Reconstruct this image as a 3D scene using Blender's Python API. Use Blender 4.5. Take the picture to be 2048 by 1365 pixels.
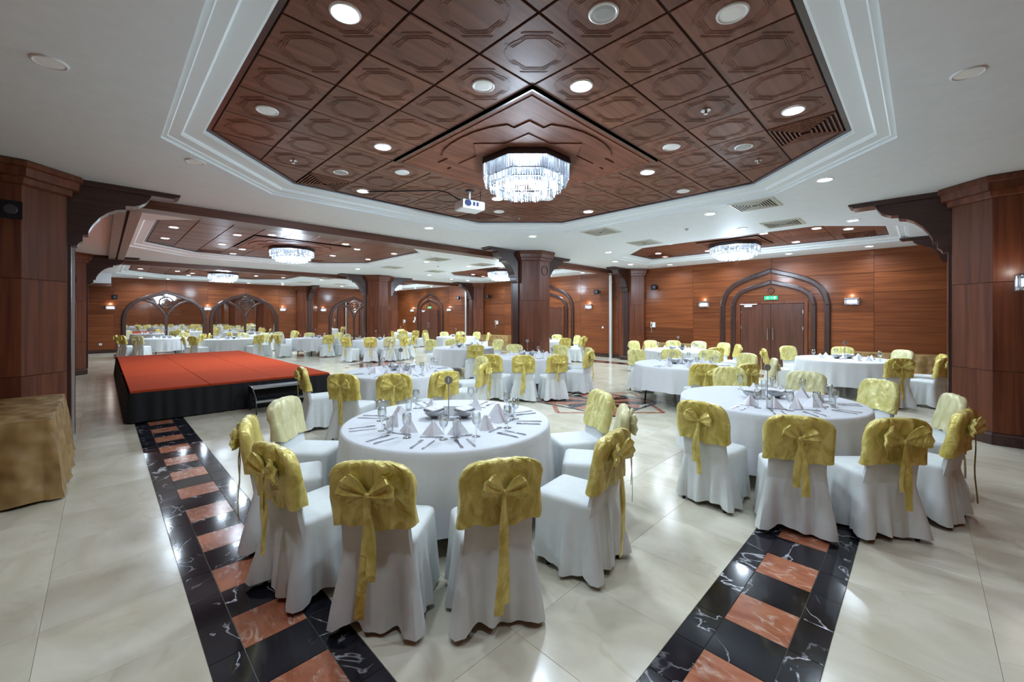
import bpy, bmesh, math, random
from mathutils import Vector, Matrix
random.seed(7)
PI = math.pi
for o in list(bpy.data.objects):
    bpy.data.objects.remove(o)
S = bpy.context.scene
C = S.collection

# ---------------------------------------------------------------- camera, world, exposure
cam_data = bpy.data.cameras.new('camera')
cam_data.sensor_width = 36.0
cam_data.lens = 820.0 / 2048.0 * 36.0
cam_data.shift_y = -(682.5 - 634.0) / 2048.0
cam_data.clip_start = 0.05
cam = bpy.data.objects.new('camera', cam_data)
cam.location = (0, 0, 1.7)
cam.rotation_euler = (PI / 2, 0, -PI / 4)
C.objects.link(cam)
S.camera = cam
world = bpy.data.worlds.new('world')
S.world = world
world.use_nodes = True
world.node_tree.nodes['Background'].inputs[0].default_value = (0.9, 0.95, 1, 1)
world.node_tree.nodes['Background'].inputs[1].default_value = 0.3
S.view_settings.view_transform = 'Standard'
S.view_settings.look = 'None'
S.view_settings.gamma = 1.0
S.view_settings.use_curve_mapping = False
S.view_settings.exposure = 0.46
S.cycles.max_bounces = 5
S.cycles.caustics_reflective = False
S.cycles.caustics_refractive = False
S.cycles.light_sampling_threshold = 0.04
S.cycles.diffuse_bounces = 3
S.cycles.glossy_bounces = 2
S.cycles.transmission_bounces = 3
S.cycles.transparent_max_bounces = 6
S.cycles.adaptive_threshold = 0.025
DOWN_W = 12.0       # watts of one lit downlight
WASH_W = 16.0       # downlights close to the walls
CHAND_W = 160.0      # bulbs of one chandelier
SCONCE_W = 2.0
LIGHT_COL = (0.69, 0.84, 1.0)

# ---------------------------------------------------------------- materials
MATS = {}
def new_mat(name):
    m = bpy.data.materials.new(name)
    m.use_nodes = True
    MATS[name] = m
    nt = m.node_tree
    return m, nt, nt.nodes['Principled BSDF']
def N(nt, t, **kw):
    n = nt.nodes.new(t)
    for k, v in kw.items():
        setattr(n, k, v)
    return n
def plain(name, col, rough=0.5, metal=0.0, spec=None, noise=0.0, nscale=8.0, bump=0.0, coat=0.0, bdist=0.01, detail=4):
    m, nt, p = new_mat(name)
    p.inputs['Base Color'].default_value = (*col, 1)
    p.inputs['Roughness'].default_value = rough
    p.inputs['Metallic'].default_value = metal
    if coat: p.inputs['Coat Weight'].default_value = coat
    if spec is not None: p.inputs['Specular IOR Level'].default_value = spec
    tc = N(nt, 'ShaderNodeTexCoord')
    nz = N(nt, 'ShaderNodeTexNoise'); nz.inputs['Scale'].default_value = nscale; nz.inputs['Detail'].default_value = detail
    nt.links.new(tc.outputs['Object'], nz.inputs['Vector'])
    if noise:
        r = N(nt, 'ShaderNodeValToRGB')
        r.color_ramp.elements[0].position = 0.3; r.color_ramp.elements[1].position = 0.7
        r.color_ramp.elements[0].color = (*[c * (1 - noise) for c in col], 1)
        r.color_ramp.elements[1].color = (*[min(1, c * (1 + noise)) for c in col], 1)
        nt.links.new(nz.outputs['Fac'], r.inputs['Fac']); nt.links.new(r.outputs['Color'], p.inputs['Base Color'])
    if bump:
        b = N(nt, 'ShaderNodeBump'); b.inputs['Strength'].default_value = bump; b.inputs['Distance'].default_value = bdist
        nt.links.new(nz.outputs['Fac'], b.inputs['Height']); nt.links.new(b.outputs['Normal'], p.inputs['Normal'])
    return m
def wood(name, dark, mid, light, grain='x', rough=0.32, coat=0.25, across=16.0, along=0.7, tint=0.25, spec=0.5, crough=0.2):
    m, nt, p = new_mat(name)
    tc = N(nt, 'ShaderNodeTexCoord'); oi = N(nt, 'ShaderNodeObjectInfo')
    mp = N(nt, 'ShaderNodeMapping')
    sc = {'x': (along, across, across), 'y': (across, along, across), 'z': (across, across, along)}[grain]
    mp.inputs['Scale'].default_value = sc
    mul = N(nt, 'ShaderNodeVectorMath', operation='SCALE'); mul.inputs[0].default_value = (37, 53, 71)
    nt.links.new(oi.outputs['Random'], mul.inputs['Scale'])
    nt.links.new(mul.outputs[0], mp.inputs['Location'])
    nt.links.new(tc.outputs['Object'], mp.inputs['Vector'])
    nz = N(nt, 'ShaderNodeTexNoise'); nz.inputs['Scale'].default_value = 1.0; nz.inputs['Detail'].default_value = 5; nz.inputs['Distortion'].default_value = 0.5
    nt.links.new(mp.outputs[0], nz.inputs['Vector'])
    r = N(nt, 'ShaderNodeValToRGB')
    e = r.color_ramp.elements
    e[0].position = 0.3; e[0].color = (*dark, 1); e[1].position = 0.72; e[1].color = (*light, 1)
    k = e.new(0.5); k.color = (*mid, 1)
    nt.links.new(nz.outputs['Fac'], r.inputs['Fac'])
    hs = N(nt, 'ShaderNodeHueSaturation')
    mr = N(nt, 'ShaderNodeMapRange'); mr.inputs['To Min'].default_value = 1 - tint; mr.inputs['To Max'].default_value = 1 + tint
    nt.links.new(oi.outputs['Random'], mr.inputs['Value'])
    nt.links.new(mr.outputs[0], hs.inputs['Value']); nt.links.new(r.outputs['Color'], hs.inputs['Color'])
    nt.links.new(hs.outputs['Color'], p.inputs['Base Color'])
    p.inputs['Roughness'].default_value = rough
    p.inputs['Coat Weight'].default_value = coat; p.inputs['Coat Roughness'].default_value = crough
    p.inputs['Specular IOR Level'].default_value = spec
    return m
def marble(name, c0, c1, vein, vein_amt, rough, scale=2.0, stretch=(1, 1, 1), tint=0.12, vein_w=0.03):
    m, nt, p = new_mat(name)
    tc = N(nt, 'ShaderNodeTexCoord'); oi = N(nt, 'ShaderNodeObjectInfo')
    geo = N(nt, 'ShaderNodeNewGeometry')
    mp = N(nt, 'ShaderNodeMapping'); mp.inputs['Scale'].default_value = stretch
    mul = N(nt, 'ShaderNodeVectorMath', operation='SCALE'); mul.inputs[0].default_value = (31, 17, 23)
    nt.links.new(oi.outputs['Random'], mul.inputs['Scale'])
    nt.links.new(mul.outputs[0], mp.inputs['Location'])
    nt.links.new(geo.outputs['Position'], mp.inputs['Vector'])
    nz = N(nt, 'ShaderNodeTexNoise'); nz.inputs['Scale'].default_value = scale; nz.inputs['Detail'].default_value = 8; nz.inputs['Distortion'].default_value = 1.2
    nt.links.new(mp.outputs[0], nz.inputs['Vector'])
    r = N(nt, 'ShaderNodeValToRGB')
    r.color_ramp.elements[0].position = 0.32; r.color_ramp.elements[0].color = (*c0, 1)
    r.color_ramp.elements[1].position = 0.68; r.color_ramp.elements[1].color = (*c1, 1)
    nt.links.new(nz.outputs['Fac'], r.inputs['Fac'])
    # veins: thin band where a distorted noise crosses a value
    nv = N(nt, 'ShaderNodeTexNoise'); nv.inputs['Scale'].default_value = scale * 0.9; nv.inputs['Detail'].default_value = 5; nv.inputs['Distortion'].default_value = 0.8
    nt.links.new(mp.outputs[0], nv.inputs['Vector'])
    sb = N(nt, 'ShaderNodeMath', operation='SUBTRACT'); sb.inputs[1].default_value = 0.5
    ab = N(nt, 'ShaderNodeMath', operation='ABSOLUTE')
    mr = N(nt, 'ShaderNodeMapRange'); mr.inputs['From Min'].default_value = 0; mr.inputs['From Max'].default_value = vein_w; mr.inputs['To Min'].default_value = vein_amt; mr.inputs['To Max'].default_value = 0
    nt.links.new(nv.outputs['Fac'], sb.inputs[0]); nt.links.new(sb.outputs[0], ab.inputs[0]); nt.links.new(ab.outputs[0], mr.inputs['Value'])
    mk = N(nt, 'ShaderNodeTexNoise'); mk.inputs['Scale'].default_value = scale * 1.7
    nt.links.new(mp.outputs[0], mk.inputs['Vector'])
    mm = N(nt, 'ShaderNodeMapRange'); mm.inputs['From Min'].default_value = 0.42; mm.inputs['From Max'].default_value = 0.62
    nt.links.new(mk.outputs['Fac'], mm.inputs['Value'])
    mu = N(nt, 'ShaderNodeMath', operation='MULTIPLY')
    nt.links.new(mr.outputs[0], mu.inputs[0]); nt.links.new(mm.outputs[0], mu.inputs[1])
    mx = N(nt, 'ShaderNodeMix', data_type='RGBA')
    nt.links.new(mu.outputs[0], mx.inputs['Factor']); nt.links.new(r.outputs['Color'], mx.inputs[6]); mx.inputs[7].default_value = (*vein, 1)
    hs = N(nt, 'ShaderNodeHueSaturation')
    mt = N(nt, 'ShaderNodeMapRange'); mt.inputs['To Min'].default_value = 1 - tint; mt.inputs['To Max'].default_value = 1 + tint
    nt.links.new(oi.outputs['Random'], mt.inputs['Value']); nt.links.new(mt.outputs[0], hs.inputs['Value'])
    nt.links.new(mx.outputs[2], hs.inputs['Color']); nt.links.new(hs.outputs['Color'], p.inputs['Base Color'])
    p.inputs['Roughness'].default_value = rough
    return m
def satin(name, c0, c1, rough=0.38, metal=0.35, bump=0.35):
    m, nt, p = new_mat(name)
    tc = N(nt, 'ShaderNodeTexCoord'); oi = N(nt, 'ShaderNodeObjectInfo')
    ad = N(nt, 'ShaderNodeVectorMath', operation='SCALE'); ad.inputs[0].default_value = (13, 29, 7)
    nt.links.new(oi.outputs['Random'], ad.inputs['Scale'])
    mp = N(nt, 'ShaderNodeMapping'); mp.inputs['Scale'].default_value = (7, 12, 8)
    nt.links.new(ad.outputs[0], mp.inputs['Location']); nt.links.new(tc.outputs['Object'], mp.inputs['Vector'])
    nz = N(nt, 'ShaderNodeTexNoise'); nz.inputs['Scale'].default_value = 1.0; nz.inputs['Detail'].default_value = 4; nz.inputs['Distortion'].default_value = 0.7
    nt.links.new(mp.outputs[0], nz.inputs['Vector'])
    r = N(nt, 'ShaderNodeValToRGB')
    r.color_ramp.elements[0].position = 0.35; r.color_ramp.elements[0].color = (*c0, 1)
    r.color_ramp.elements[1].position = 0.65; r.color_ramp.elements[1].color = (*c1, 1)
    nt.links.new(nz.outputs['Fac'], r.inputs['Fac']); nt.links.new(r.outputs['Color'], p.inputs['Base Color'])
    b = N(nt, 'ShaderNodeBump'); b.inputs['Strength'].default_value = bump; b.inputs['Distance'].default_value = 0.03
    nt.links.new(nz.outputs['Fac'], b.inputs['Height']); nt.links.new(b.outputs['Normal'], p.inputs['Normal'])
    p.inputs['Roughness'].default_value = rough; p.inputs['Metallic'].default_value = metal
    return m
def emit(name, col, strength):
    m, nt, p = new_mat(name)
    p.inputs['Base Color'].default_value = (*col, 1)
    p.inputs['Emission Color'].default_value = (*col, 1)
    p.inputs['Emission Strength'].default_value = strength
    m.cycles.emission_sampling = 'NONE'     # the lamps beside these lenses do the lighting
    return m
def clear_mix(name, tint, transp, gloss_rough, white):
    m, nt, p = new_mat(name)
    nt.nodes.remove(p)
    out = nt.nodes['Material Output']
    tr = N(nt, 'ShaderNodeBsdfTransparent'); tr.inputs[0].default_value = (*tint, 1)
    gl = N(nt, 'ShaderNodeBsdfGlossy'); gl.inputs['Roughness'].default_value = gloss_rough
    lw = N(nt, 'ShaderNodeLayerWeight'); lw.inputs['Blend'].default_value = 0.35
    mr = N(nt, 'ShaderNodeMapRange'); mr.inputs['To Min'].default_value = 1 - transp; mr.inputs['To Max'].default_value = 1
    nt.links.new(lw.outputs['Facing'], mr.inputs['Value'])
    mx = N(nt, 'ShaderNodeMixShader')
    nt.links.new(mr.outputs[0], mx.inputs[0]); nt.links.new(tr.outputs[0], mx.inputs[1]); nt.links.new(gl.outputs[0], mx.inputs[2])
    if white:
        df = N(nt, 'ShaderNodeBsdfTranslucent'); df.inputs[0].default_value = (0.95, 0.97, 1, 1)
        m2 = N(nt, 'ShaderNodeMixShader'); m2.inputs[0].default_value = white
        nt.links.new(mx.outputs[0], m2.inputs[1]); nt.links.new(df.outputs[0], m2.inputs[2])
        nt.links.new(m2.outputs[0], out.inputs[0])
    else:
        nt.links.new(mx.outputs[0], out.inputs[0])
    return m

W_D, W_M, W_L = (0.075, 0.022, 0.011), (0.16, 0.048, 0.021), (0.25, 0.082, 0.034)
wood('wall_wood_y', (0.125, 0.032, 0.009), (0.18, 0.049, 0.013), (0.24, 0.074, 0.020), 'y', rough=0.45, tint=0.24, across=24.0, coat=0.22, spec=0.25, crough=0.12)
wood('wall_wood_x', (0.125, 0.032, 0.009), (0.18, 0.049, 0.013), (0.24, 0.074, 0.020), 'x', rough=0.45, tint=0.24, across=24.0, coat=0.22, spec=0.25, crough=0.12)
wood('column_wood', (0.085, 0.022, 0.009), (0.145, 0.040, 0.016), (0.20, 0.062, 0.026), 'z', rough=0.36, tint=0.15, spec=0.35, coat=0.12)
wood('tile_wood', (0.115, 0.038, 0.020), (0.17, 0.060, 0.032), (0.23, 0.086, 0.047), 'x', rough=0.42, tint=0.16, spec=0.28, coat=0.05)
wood('dark_wood_x', (0.022, 0.007, 0.005), (0.040, 0.013, 0.009), (0.060, 0.020, 0.013), 'x', rough=0.35, tint=0.1)
wood('dark_wood_z', (0.022, 0.008, 0.006), (0.040, 0.014, 0.010), (0.060, 0.021, 0.015), 'z', rough=0.35, tint=0.1)
wood('beam_wood', (0.08, 0.026, 0.014), (0.13, 0.042, 0.022), (0.18, 0.06, 0.03), 'x', rough=0.35, tint=0.1)
wood('door_wood', (0.055, 0.017, 0.009), (0.09, 0.028, 0.014), (0.13, 0.042, 0.021), 'z', rough=0.35, tint=0.1)
wood('panel_wood', (0.125, 0.042, 0.022), (0.18, 0.065, 0.036), (0.235, 0.09, 0.05), 'x', rough=0.6, tint=0.06, spec=0.25, coat=0.0)
plain('dark_back', (0.018, 0.008, 0.005), 0.7)
plain('white_paint', (0.84, 0.90, 0.94), 0.6, noise=0.02)
plain('cornice_white', (0.82, 0.88, 0.90), 0.5)
marble('cream_marble', (0.59, 0.535, 0.395), (0.76, 0.71, 0.565), (0.50, 0.39, 0.25), 0.3, 0.17, 2.2, (1, 0.5, 1), 0.06, 0.02)
marble('black_marble', (0.006, 0.006, 0.009), (0.022, 0.022, 0.03), (0.75, 0.76, 0.78), 0.9, 0.1, 2.6, (1, 1.0, 1), 0.2, 0.011)
marble('red_marble', (0.37, 0.115, 0.055), (0.56, 0.215, 0.115), (0.80, 0.64, 0.52), 0.6, 0.15, 5.0, (2.2, 1, 1), 0.12, 0.045)
plain('grout', (0.60, 0.56, 0.45), 0.5, noise=0.05)
plain('white_fabric', (0.66, 0.67, 0.685), 0.75, noise=0.02, bump=0.08, nscale=25)
plain('chair_fabric', (0.70, 0.725, 0.71), 0.6, noise=0.03, bump=0.12, nscale=14)
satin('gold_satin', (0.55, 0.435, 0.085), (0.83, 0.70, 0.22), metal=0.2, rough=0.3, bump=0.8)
satin('lit_gold_satin', (0.62, 0.55, 0.16), (0.86, 0.80, 0.35), metal=0.15, rough=0.3, bump=0.8)  # lighter copy of the gold, light on the chair fronts put into the colour
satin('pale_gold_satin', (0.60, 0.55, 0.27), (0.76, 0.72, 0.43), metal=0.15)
plain('ochre_cloth', (0.31, 0.185, 0.062), 0.55, noise=0.15, nscale=5.0, bump=0.8, bdist=0.10, detail=1.0)
plain('red_carpet', (0.47, 0.060, 0.018), 0.95, spec=0.1, noise=0.12, nscale=90, bump=0.2)
plain('black_cloth', (0.006, 0.006, 0.007), 0.85)
plain('black_metal', (0.012, 0.012, 0.014), 0.4, 0.5)
plain('steel', (0.55, 0.56, 0.57), 0.25, 1.0)
plain('silver', (0.40, 0.40, 0.42), 0.22, 1.0)
plain('dark_chrome', (0.10, 0.10, 0.115), 0.3, 0.8)
plain('brass_leg', (0.42, 0.30, 0.10), 0.3, 0.9)
plain('aluminium', (0.62, 0.60, 0.56), 0.4, 0.6)
plain('track_wood', (0.30, 0.235, 0.19), 0.45, noise=0.1)
plain('white_plastic', (0.82, 0.83, 0.83), 0.4)
plain('grey_plastic', (0.42, 0.42, 0.40), 0.5)
plain('vent_paint', (0.62, 0.62, 0.54), 0.5)
plain('napkin_cloth', (0.76, 0.755, 0.775), 0.85, noise=0.02)
plain('pink_fold', (0.74, 0.67, 0.69), 0.85)
plain('sign_green', (0.005, 0.36, 0.12), 0.4)
plain('lens_blue', (0.05, 0.07, 0.16), 0.1)
plain('bronze_plate', (0.32, 0.31, 0.30), 0.35, 0.6)
m = plain('mirror', (0.80, 0.76, 0.72), 0.02, 1.0)
emit('lamp_on', (0.93, 0.97, 1.0), 16.0)
emit('unlit_lens_glow', (0.75, 0.76, 0.74), 0.06)  # lens of an unlit downlight, given a faint glow of its own
emit('bulb', (0.90, 0.96, 1.0), 14.0)
emit('sconce_bulb', (0.95, 0.96, 1.0), 4.0)
emit('exit_green', (0.01, 0.42, 0.16), 0.5)
clear_mix('crystal', (0.86, 0.94, 1.0), 0.60, 0.08, 0.16)
clear_mix('thin_glass', (0.97, 0.985, 0.985), 0.93, 0.03, 0.0)

# ---------------------------------------------------------------- mesh helpers
class MB:
    def __init__(s): s.v = []; s.f = []
    def add(s, vs, fs):
        b = len(s.v); s.v += [tuple(x) for x in vs]; s.f += [tuple(i + b for i in f) for f in fs]; return s
    def box(s, x0, y0, z0, x1, y1, z1):
        vs = [(x, y, z) for z in (z0, z1) for y in (y0, y1) for x in (x0, x1)]
        return s.add(vs, [(0, 2, 3, 1), (4, 5, 7, 6), (0, 1, 5, 4), (2, 6, 7, 3), (0, 4, 6, 2), (1, 3, 7, 5)])
    def cbox(s, c, d):
        return s.box(c[0] - d[0] / 2, c[1] - d[1] / 2, c[2] - d[2] / 2, c[0] + d[0] / 2, c[1] + d[1] / 2, c[2] + d[2] / 2)
    def loft(s, loops, cap0=True, cap1=True, closed=True):
        n = len(loops[0]); vs = [p for l in loops for p in l]; fs = []
        for k in range(len(loops) - 1):
            for i in range(n if closed else n - 1):
                j = (i + 1) % n
                fs.append((k * n + i, k * n + j, (k + 1) * n + j, (k + 1) * n + i))
        if cap0: fs.append(tuple(range(n))[::-1])
        if cap1: fs.append(tuple((len(loops) - 1) * n + i for i in range(n)))
        return s.add(vs, fs)
    def prism(s, poly, z0, z1):
        return s.loft([[(x, y, z0) for x, y in poly], [(x, y, z1) for x, y in poly]])
    def lathe(s, prof, n=16, cx=0, cy=0):
        return s.loft([[(cx + r * math.cos(2 * PI * i / n), cy + r * math.sin(2 * PI * i / n), z) for i in range(n)] for r, z in prof])
    def tube(s, path, r, n=8):
        loops = []
        for k, p in enumerate(path):
            p = Vector(p)
            a = Vector(path[max(0, k - 1)]); b = Vector(path[min(len(path) - 1, k + 1)])
            d = (b - a).normalized()
            u = d.cross(Vector((0, 0, 1)))
            if u.length < 1e-3: u = d.cross(Vector((1, 0, 0)))
            u.normalize(); w = d.cross(u)
            rr = r[k] if isinstance(r, (list, tuple)) else r
            loops.append([tuple(p + rr * (math.cos(2 * PI * i / n) * u + math.sin(2 * PI * i / n) * w)) for i in range(n)])
        return s.loft(loops)
    def plate(s, sx, sy, t, bev):
        # a flat piece with its front (+z) edges chamfered; back at z = 0
        a = [(-sx / 2, -sy / 2), (sx / 2, -sy / 2), (sx / 2, sy / 2), (-sx / 2, sy / 2)]
        b = [(x - math.copysign(bev, x), y - math.copysign(bev, y)) for x, y in a]
        return s.loft([[(x, y, 0) for x, y in a], [(x, y, t - bev) for x, y in a], [(x, y, t) for x, y in b]])
    def xf(s, M):
        s.v = [tuple(M @ Vector(p)) for p in s.v]; return s
    def mesh(s, name, mat, smooth=False, angle=None):
        me = bpy.data.meshes.new(name)
        me.from_pydata(s.v, [], s.f)
        bm = bmesh.new(); bm.from_mesh(me)
        bmesh.ops.recalc_face_normals(bm, faces=bm.faces)
        bm.to_mesh(me); bm.free()
        if smooth:
            for p in me.polygons: p.use_smooth = True
            if angle is not None: me.set_sharp_from_angle(angle=math.radians(angle))
        for mm in (mat if isinstance(mat, (list, tuple)) else [mat]):
            me.materials.append(MATS[mm])
        return me
def obj(name, me, parent=None, loc=(0, 0, 0), rz=0.0, rot=None):
    o = bpy.data.objects.new(name, me)
    C.objects.link(o)
    o.location = loc
    o.rotation_euler = rot if rot else (0, 0, rz)
    if parent: o.parent = parent
    return o
USED = {}
def tag(o, label, cat, group=None):
    if label in USED:
        for extra in ('nearer one', 'farther one', 'left one', 'right one', 'far one'):
            if label + ', ' + extra not in USED:
                label = label + ', ' + extra; break
    USED[label] = 1
    o['label'] = label; o['category'] = cat
    if group: o['group'] = group
    return o
def thing(name, label, cat, loc=(0, 0, 0), rz=0.0, group=None):
    return tag(obj(name, None, None, loc, rz), label, cat, group)
def struct(o):
    o['kind'] = 'structure'; return o
CN = ['twelve', 'one', 'two', 'three', 'four', 'five', 'six', 'seven', 'eight', 'nine', 'ten', 'eleven']
def clock(dx, dy):
    # position as seen by the viewer of the photograph: twelve is away, six is near
    f = (dx + dy); r = (dx - dy)
    h = round(((math.degrees(math.atan2(r, f)) % 360) / 15.0)) % 24
    if h % 2 == 0: return CN[h // 2] + " o'clock"
    return 'half past ' + CN[h // 2]
def text_mesh(txt, size, mat, depth=0.002):
    cu = bpy.data.curves.new('lettering', 'FONT'); cu.body = txt; cu.size = size; cu.extrude = depth
    cu.align_x = 'CENTER'; cu.align_y = 'CENTER'; cu.resolution_u = 3
    t = bpy.data.objects.new('lettering', cu); C.objects.link(t)
    dg = bpy.context.evaluated_depsgraph_get()
    me = bpy.data.meshes.new_from_object(t.evaluated_get(dg))
    bpy.data.objects.remove(t)
    me.materials.clear(); me.materials.append(MATS[mat])
    return me

# ---------------------------------------------------------------- dimensions
ZS, ZC = 3.56, 3.70                     # white soffit, wooden coffer ceiling
X0, X1, Y0, Y1 = -0.95, 15.0, -0.95, 26.95
def in_view(x, y, z=0.0, m=60):
    t = (x + y) * 0.70711
    if t < 0.3: return False
    u = 1024 + 820 * (x - y) * 0.70711 / t; v = 634 - 820 * (z - 1.7) / t
    return -m < u < 2048 + m and -m < v < 1365 + m

# ---------------------------------------------------------------- floor
floor = struct(obj('floor', MB().box(X0 - 0.2, Y0 - 0.2, -0.12, X1 + 0.2, Y1 + 0.2, -0.008).mesh('floor', 'grout')))
GX, GY, P6 = 0.365, 0.335, 0.605
BX0, BX1 = 0.365, 13.7                  # outer edges of the marble border loop
BY0, BY1 = 0.335, 25.75
def ring(x, y):
    # inside the 0.605 wide border loop
    return (BX0 <= x <= BX1 and BY0 <= y <= BY1) and not (BX0 + P6 <= x <= BX1 - P6 and BY0 + P6 <= y <= BY1 - P6)
cream = []
def cells(a0, a1, b0, b1):
    i0 = math.floor((a0 - b0) / P6)
    out = []; k = b0 + i0 * P6
    while k < a1 - 1e-6:
        lo, hi = max(k, a0), min(k + P6, a1)
        if hi - lo > 0.02: out.append((lo, hi))
        k += P6
    return out
xs = cells(X0, BX0, BX0, 0) + cells(BX0, BX1, BX0, 0) + cells(BX1, X1, BX1, 0)
ys = cells(Y0, BY0, BY0, 0) + cells(BY0, BY1, BY0, 0) + cells(BY1, Y1, BY1, 0)
xs = cells(X0, X1, GX, 0); ys = cells(Y0, Y1, GY, 0)
nbx = round((BX1 - BX0) / P6); BX1 = BX0 + nbx * P6
nby = round((BY1 - BY0) / P6); BY1 = BY0 + nby * P6
for a, b in xs:
    for c, d in ys:
        if not ring((a + b) / 2, (c + d) / 2): cream.append((a, b, c, d))
def place_tiles(lst, name, mats, top, limit=300):
    vis = [t for t in lst if in_view((t[0] + t[1]) / 2, (t[2] + t[3]) / 2)]
    vis.sort(key=lambda t: (t[0] + t[1]) ** 2 + (t[2] + t[3]) ** 2)
    near = set(id(t) for t in vis[:limit])
    cache = {}
    rest = {}
    for t in lst:
        mt = t[4] if len(t) > 4 else mats
        gp = 0.0014 if name == 'marble_tile' else 0.0032
        sx, sy = round(t[1] - t[0], 3) - gp, round(t[3] - t[2], 3) - gp
        cx, cy = (t[0] + t[1]) / 2, (t[2] + t[3]) / 2
        if id(t) in near:
            key = (round(sx, 3), round(sy, 3), mt)
            if key not in cache: cache[key] = MB().plate(sx, sy, top + 0.008, 0.001).mesh(name, mt)
            obj(name, cache[key], floor, (cx, cy, -0.008))
        else:
            r = rest.setdefault(mt, MB())
            r.box(cx - sx / 2, cy - sy / 2, -0.008, cx + sx / 2, cy + sy / 2, top)
    for mt, r in rest.items():
        o = obj(name + '_field', r.mesh(name + '_field', mt), floor); o['kind'] = 'stuff'
place_tiles(cream, 'marble_tile', 'cream_marble', 0.0)
band = []
s3 = P6 / 2; s1 = P6 / 4
def band_run(p0, n, axis, q, phase):
    for k in range(n):
        lo = p0 + k * s3; hi = lo + s3
        mt = 'red_marble' if (k + phase) % 2 == 0 else 'black_marble'
        rows = ((q, q + s1, 'black_marble'), (q + s1, q + 3 * s1, mt), (q + 3 * s1, q + P6, 'black_marble'))
        for a, b, mm in rows:
            band.append((a, b, lo, hi, mm) if axis == 'y' else (lo, hi, a, b, mm))
# red squares of the left run start at y = 2.00, of the near run at x = 2.04
band_run(BY0 + P6, 2 * (nby - 2), 'y', BX0, 1)
band_run(BY0 + P6, 2 * (nby - 2), 'y', BX1 - P6, 1)
band_run(BX0, 2 * nbx, 'x', BY0, 1)
band_run(BX0, 2 * nbx, 'x', BY1 - P6, 1)
place_tiles(band, 'border_tile', None, 0.0)
def poly_obj(name, poly, mat, z=0.002):
    cx = sum(p[0] for p in poly) / len(poly); cy = sum(p[1] for p in poly) / len(poly)
    return obj(name, MB().prism([(p[0] - cx, p[1] - cy) for p in poly], -0.001, z).mesh(name, mat), floor, (cx, cy, 0))
def strip(name, a, b, w, mat, z):
    a = Vector(a); b = Vector(b); d = (b - a).normalized(); n = Vector((-d.y, d.x)) * w / 2
    return poly_obj(name, [tuple(a + n), tuple(b + n), tuple(b - n), tuple(a - n)], mat, z)
for mi, (mx, my) in enumerate(((7.03, 4.56), (7.03, 13.5), (7.03, 22.3))):
    h = 0.87; rv = 1.33
    c4 = [(mx - h, my - h), (mx + h, my - h), (mx + h, my + h), (mx - h, my + h)]
    d4 = [(mx - rv, my), (mx, my - rv), (mx + rv, my), (mx, my + rv)]
    for k in range(4):
        strip('medallion_strip', d4[k], d4[(k + 1) % 4], 0.08, 'red_marble', 0.002)
        strip('medallion_strip', c4[k], c4[(k + 1) % 4], 0.06, 'black_marble', 0.003)
    for k in range(8):
        a = k * PI / 4 + PI / 8 * 0
        R = 1.19 if k % 2 else 0.87
        w = 0.76
        tip = (mx + R * math.cos(a), my + R * math.sin(a))
        l = (mx + w * math.cos(a + PI / 8), my + w * math.sin(a + PI / 8)); r = (mx + w * math.cos(a - PI / 8), my + w * math.sin(a - PI / 8))
        poly_obj('medallion_piece', [(mx, my), r, tip], 'black_marble', 0.0045)
        poly_obj('medallion_piece', [(mx, my), tip, l], 'red_marble', 0.0045)

# ---------------------------------------------------------------- walls with panels
ROWS = [0.15, 0.73, 1.28, 1.83, 2.38, 2.92, 3.56]
def wall(name, axis, pos, a0, a1, sign, joints):
    # axis 'y': wall plane x = pos running along y, panels proud towards sign
    t = 0.1
    lo, hi = (pos, pos + t) if sign < 0 else (pos - t, pos)
    b = MB().box(lo, a0, -0.1, hi, a1, ZS + 0.25) if axis == 'y' else MB().box(a0, lo, -0.1, a1, hi, ZS + 0.25)
    w = struct(obj(name, b.mesh(name, 'dark_back')))
    edges = [a0] + [j for j in joints if a0 + 0.05 < j < a1 - 0.05] + [a1]
    cache = {}
    for e0, e1 in zip(edges, edges[1:]):
        for z0, z1 in zip(ROWS, ROWS[1:]):
            key = (round(e1 - e0, 3), round(z1 - z0, 3))
            if key not in cache:
                pb = MB().plate(key[0] - 0.006, key[1] - 0.006, 0.012, 0.003)
                if axis == 'y':
                    M = Matrix(((0, 0, sign, 0), (1, 0, 0, 0), (0, 1, 0, 0), (0, 0, 0, 1)))
                else:
                    M = Matrix(((1, 0, 0, 0), (0, 0, sign, 0), (0, 1, 0, 0), (0, 0, 0, 1)))
                cache[key] = pb.xf(M).mesh('wall_panel', 'wall_wood_y' if axis == 'y' else 'wall_wood_x')
            c = ((e0 + e1) / 2, (z0 + z1) / 2)
            obj('wall_panel', cache[key], w, (pos, c[0], c[1]) if axis == 'y' else (c[0], pos, c[1]))
    bb = (MB().box(min(pos, pos + sign * 0.03), a0, 0, max(pos, pos + sign * 0.03), a1, 0.15) if axis == 'y'
          else MB().box(a0, min(pos, pos + sign * 0.03), 0, a1, max(pos, pos + sign * 0.03), 0.15))
    struct(obj('baseboard_' + name.split('_')[1], bb.mesh('baseboard', 'dark_wood_x')))
    return w
J = [0.93 + 2.44 * k for k in range(-2, 13)]
wall('wall_east', 'y', X1, Y0, Y1, -1, J)
wall('wall_north', 'x', Y1, X0, X1, -1, [0.4, 2.3, 4.0, 5.7, 7.4, 9.6, 11.95, 14.0])
wall('wall_west', 'y', X0, Y0, Y1, 1, J)
wall('wall_south', 'x', Y0, X0, X1, 1, J)

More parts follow.
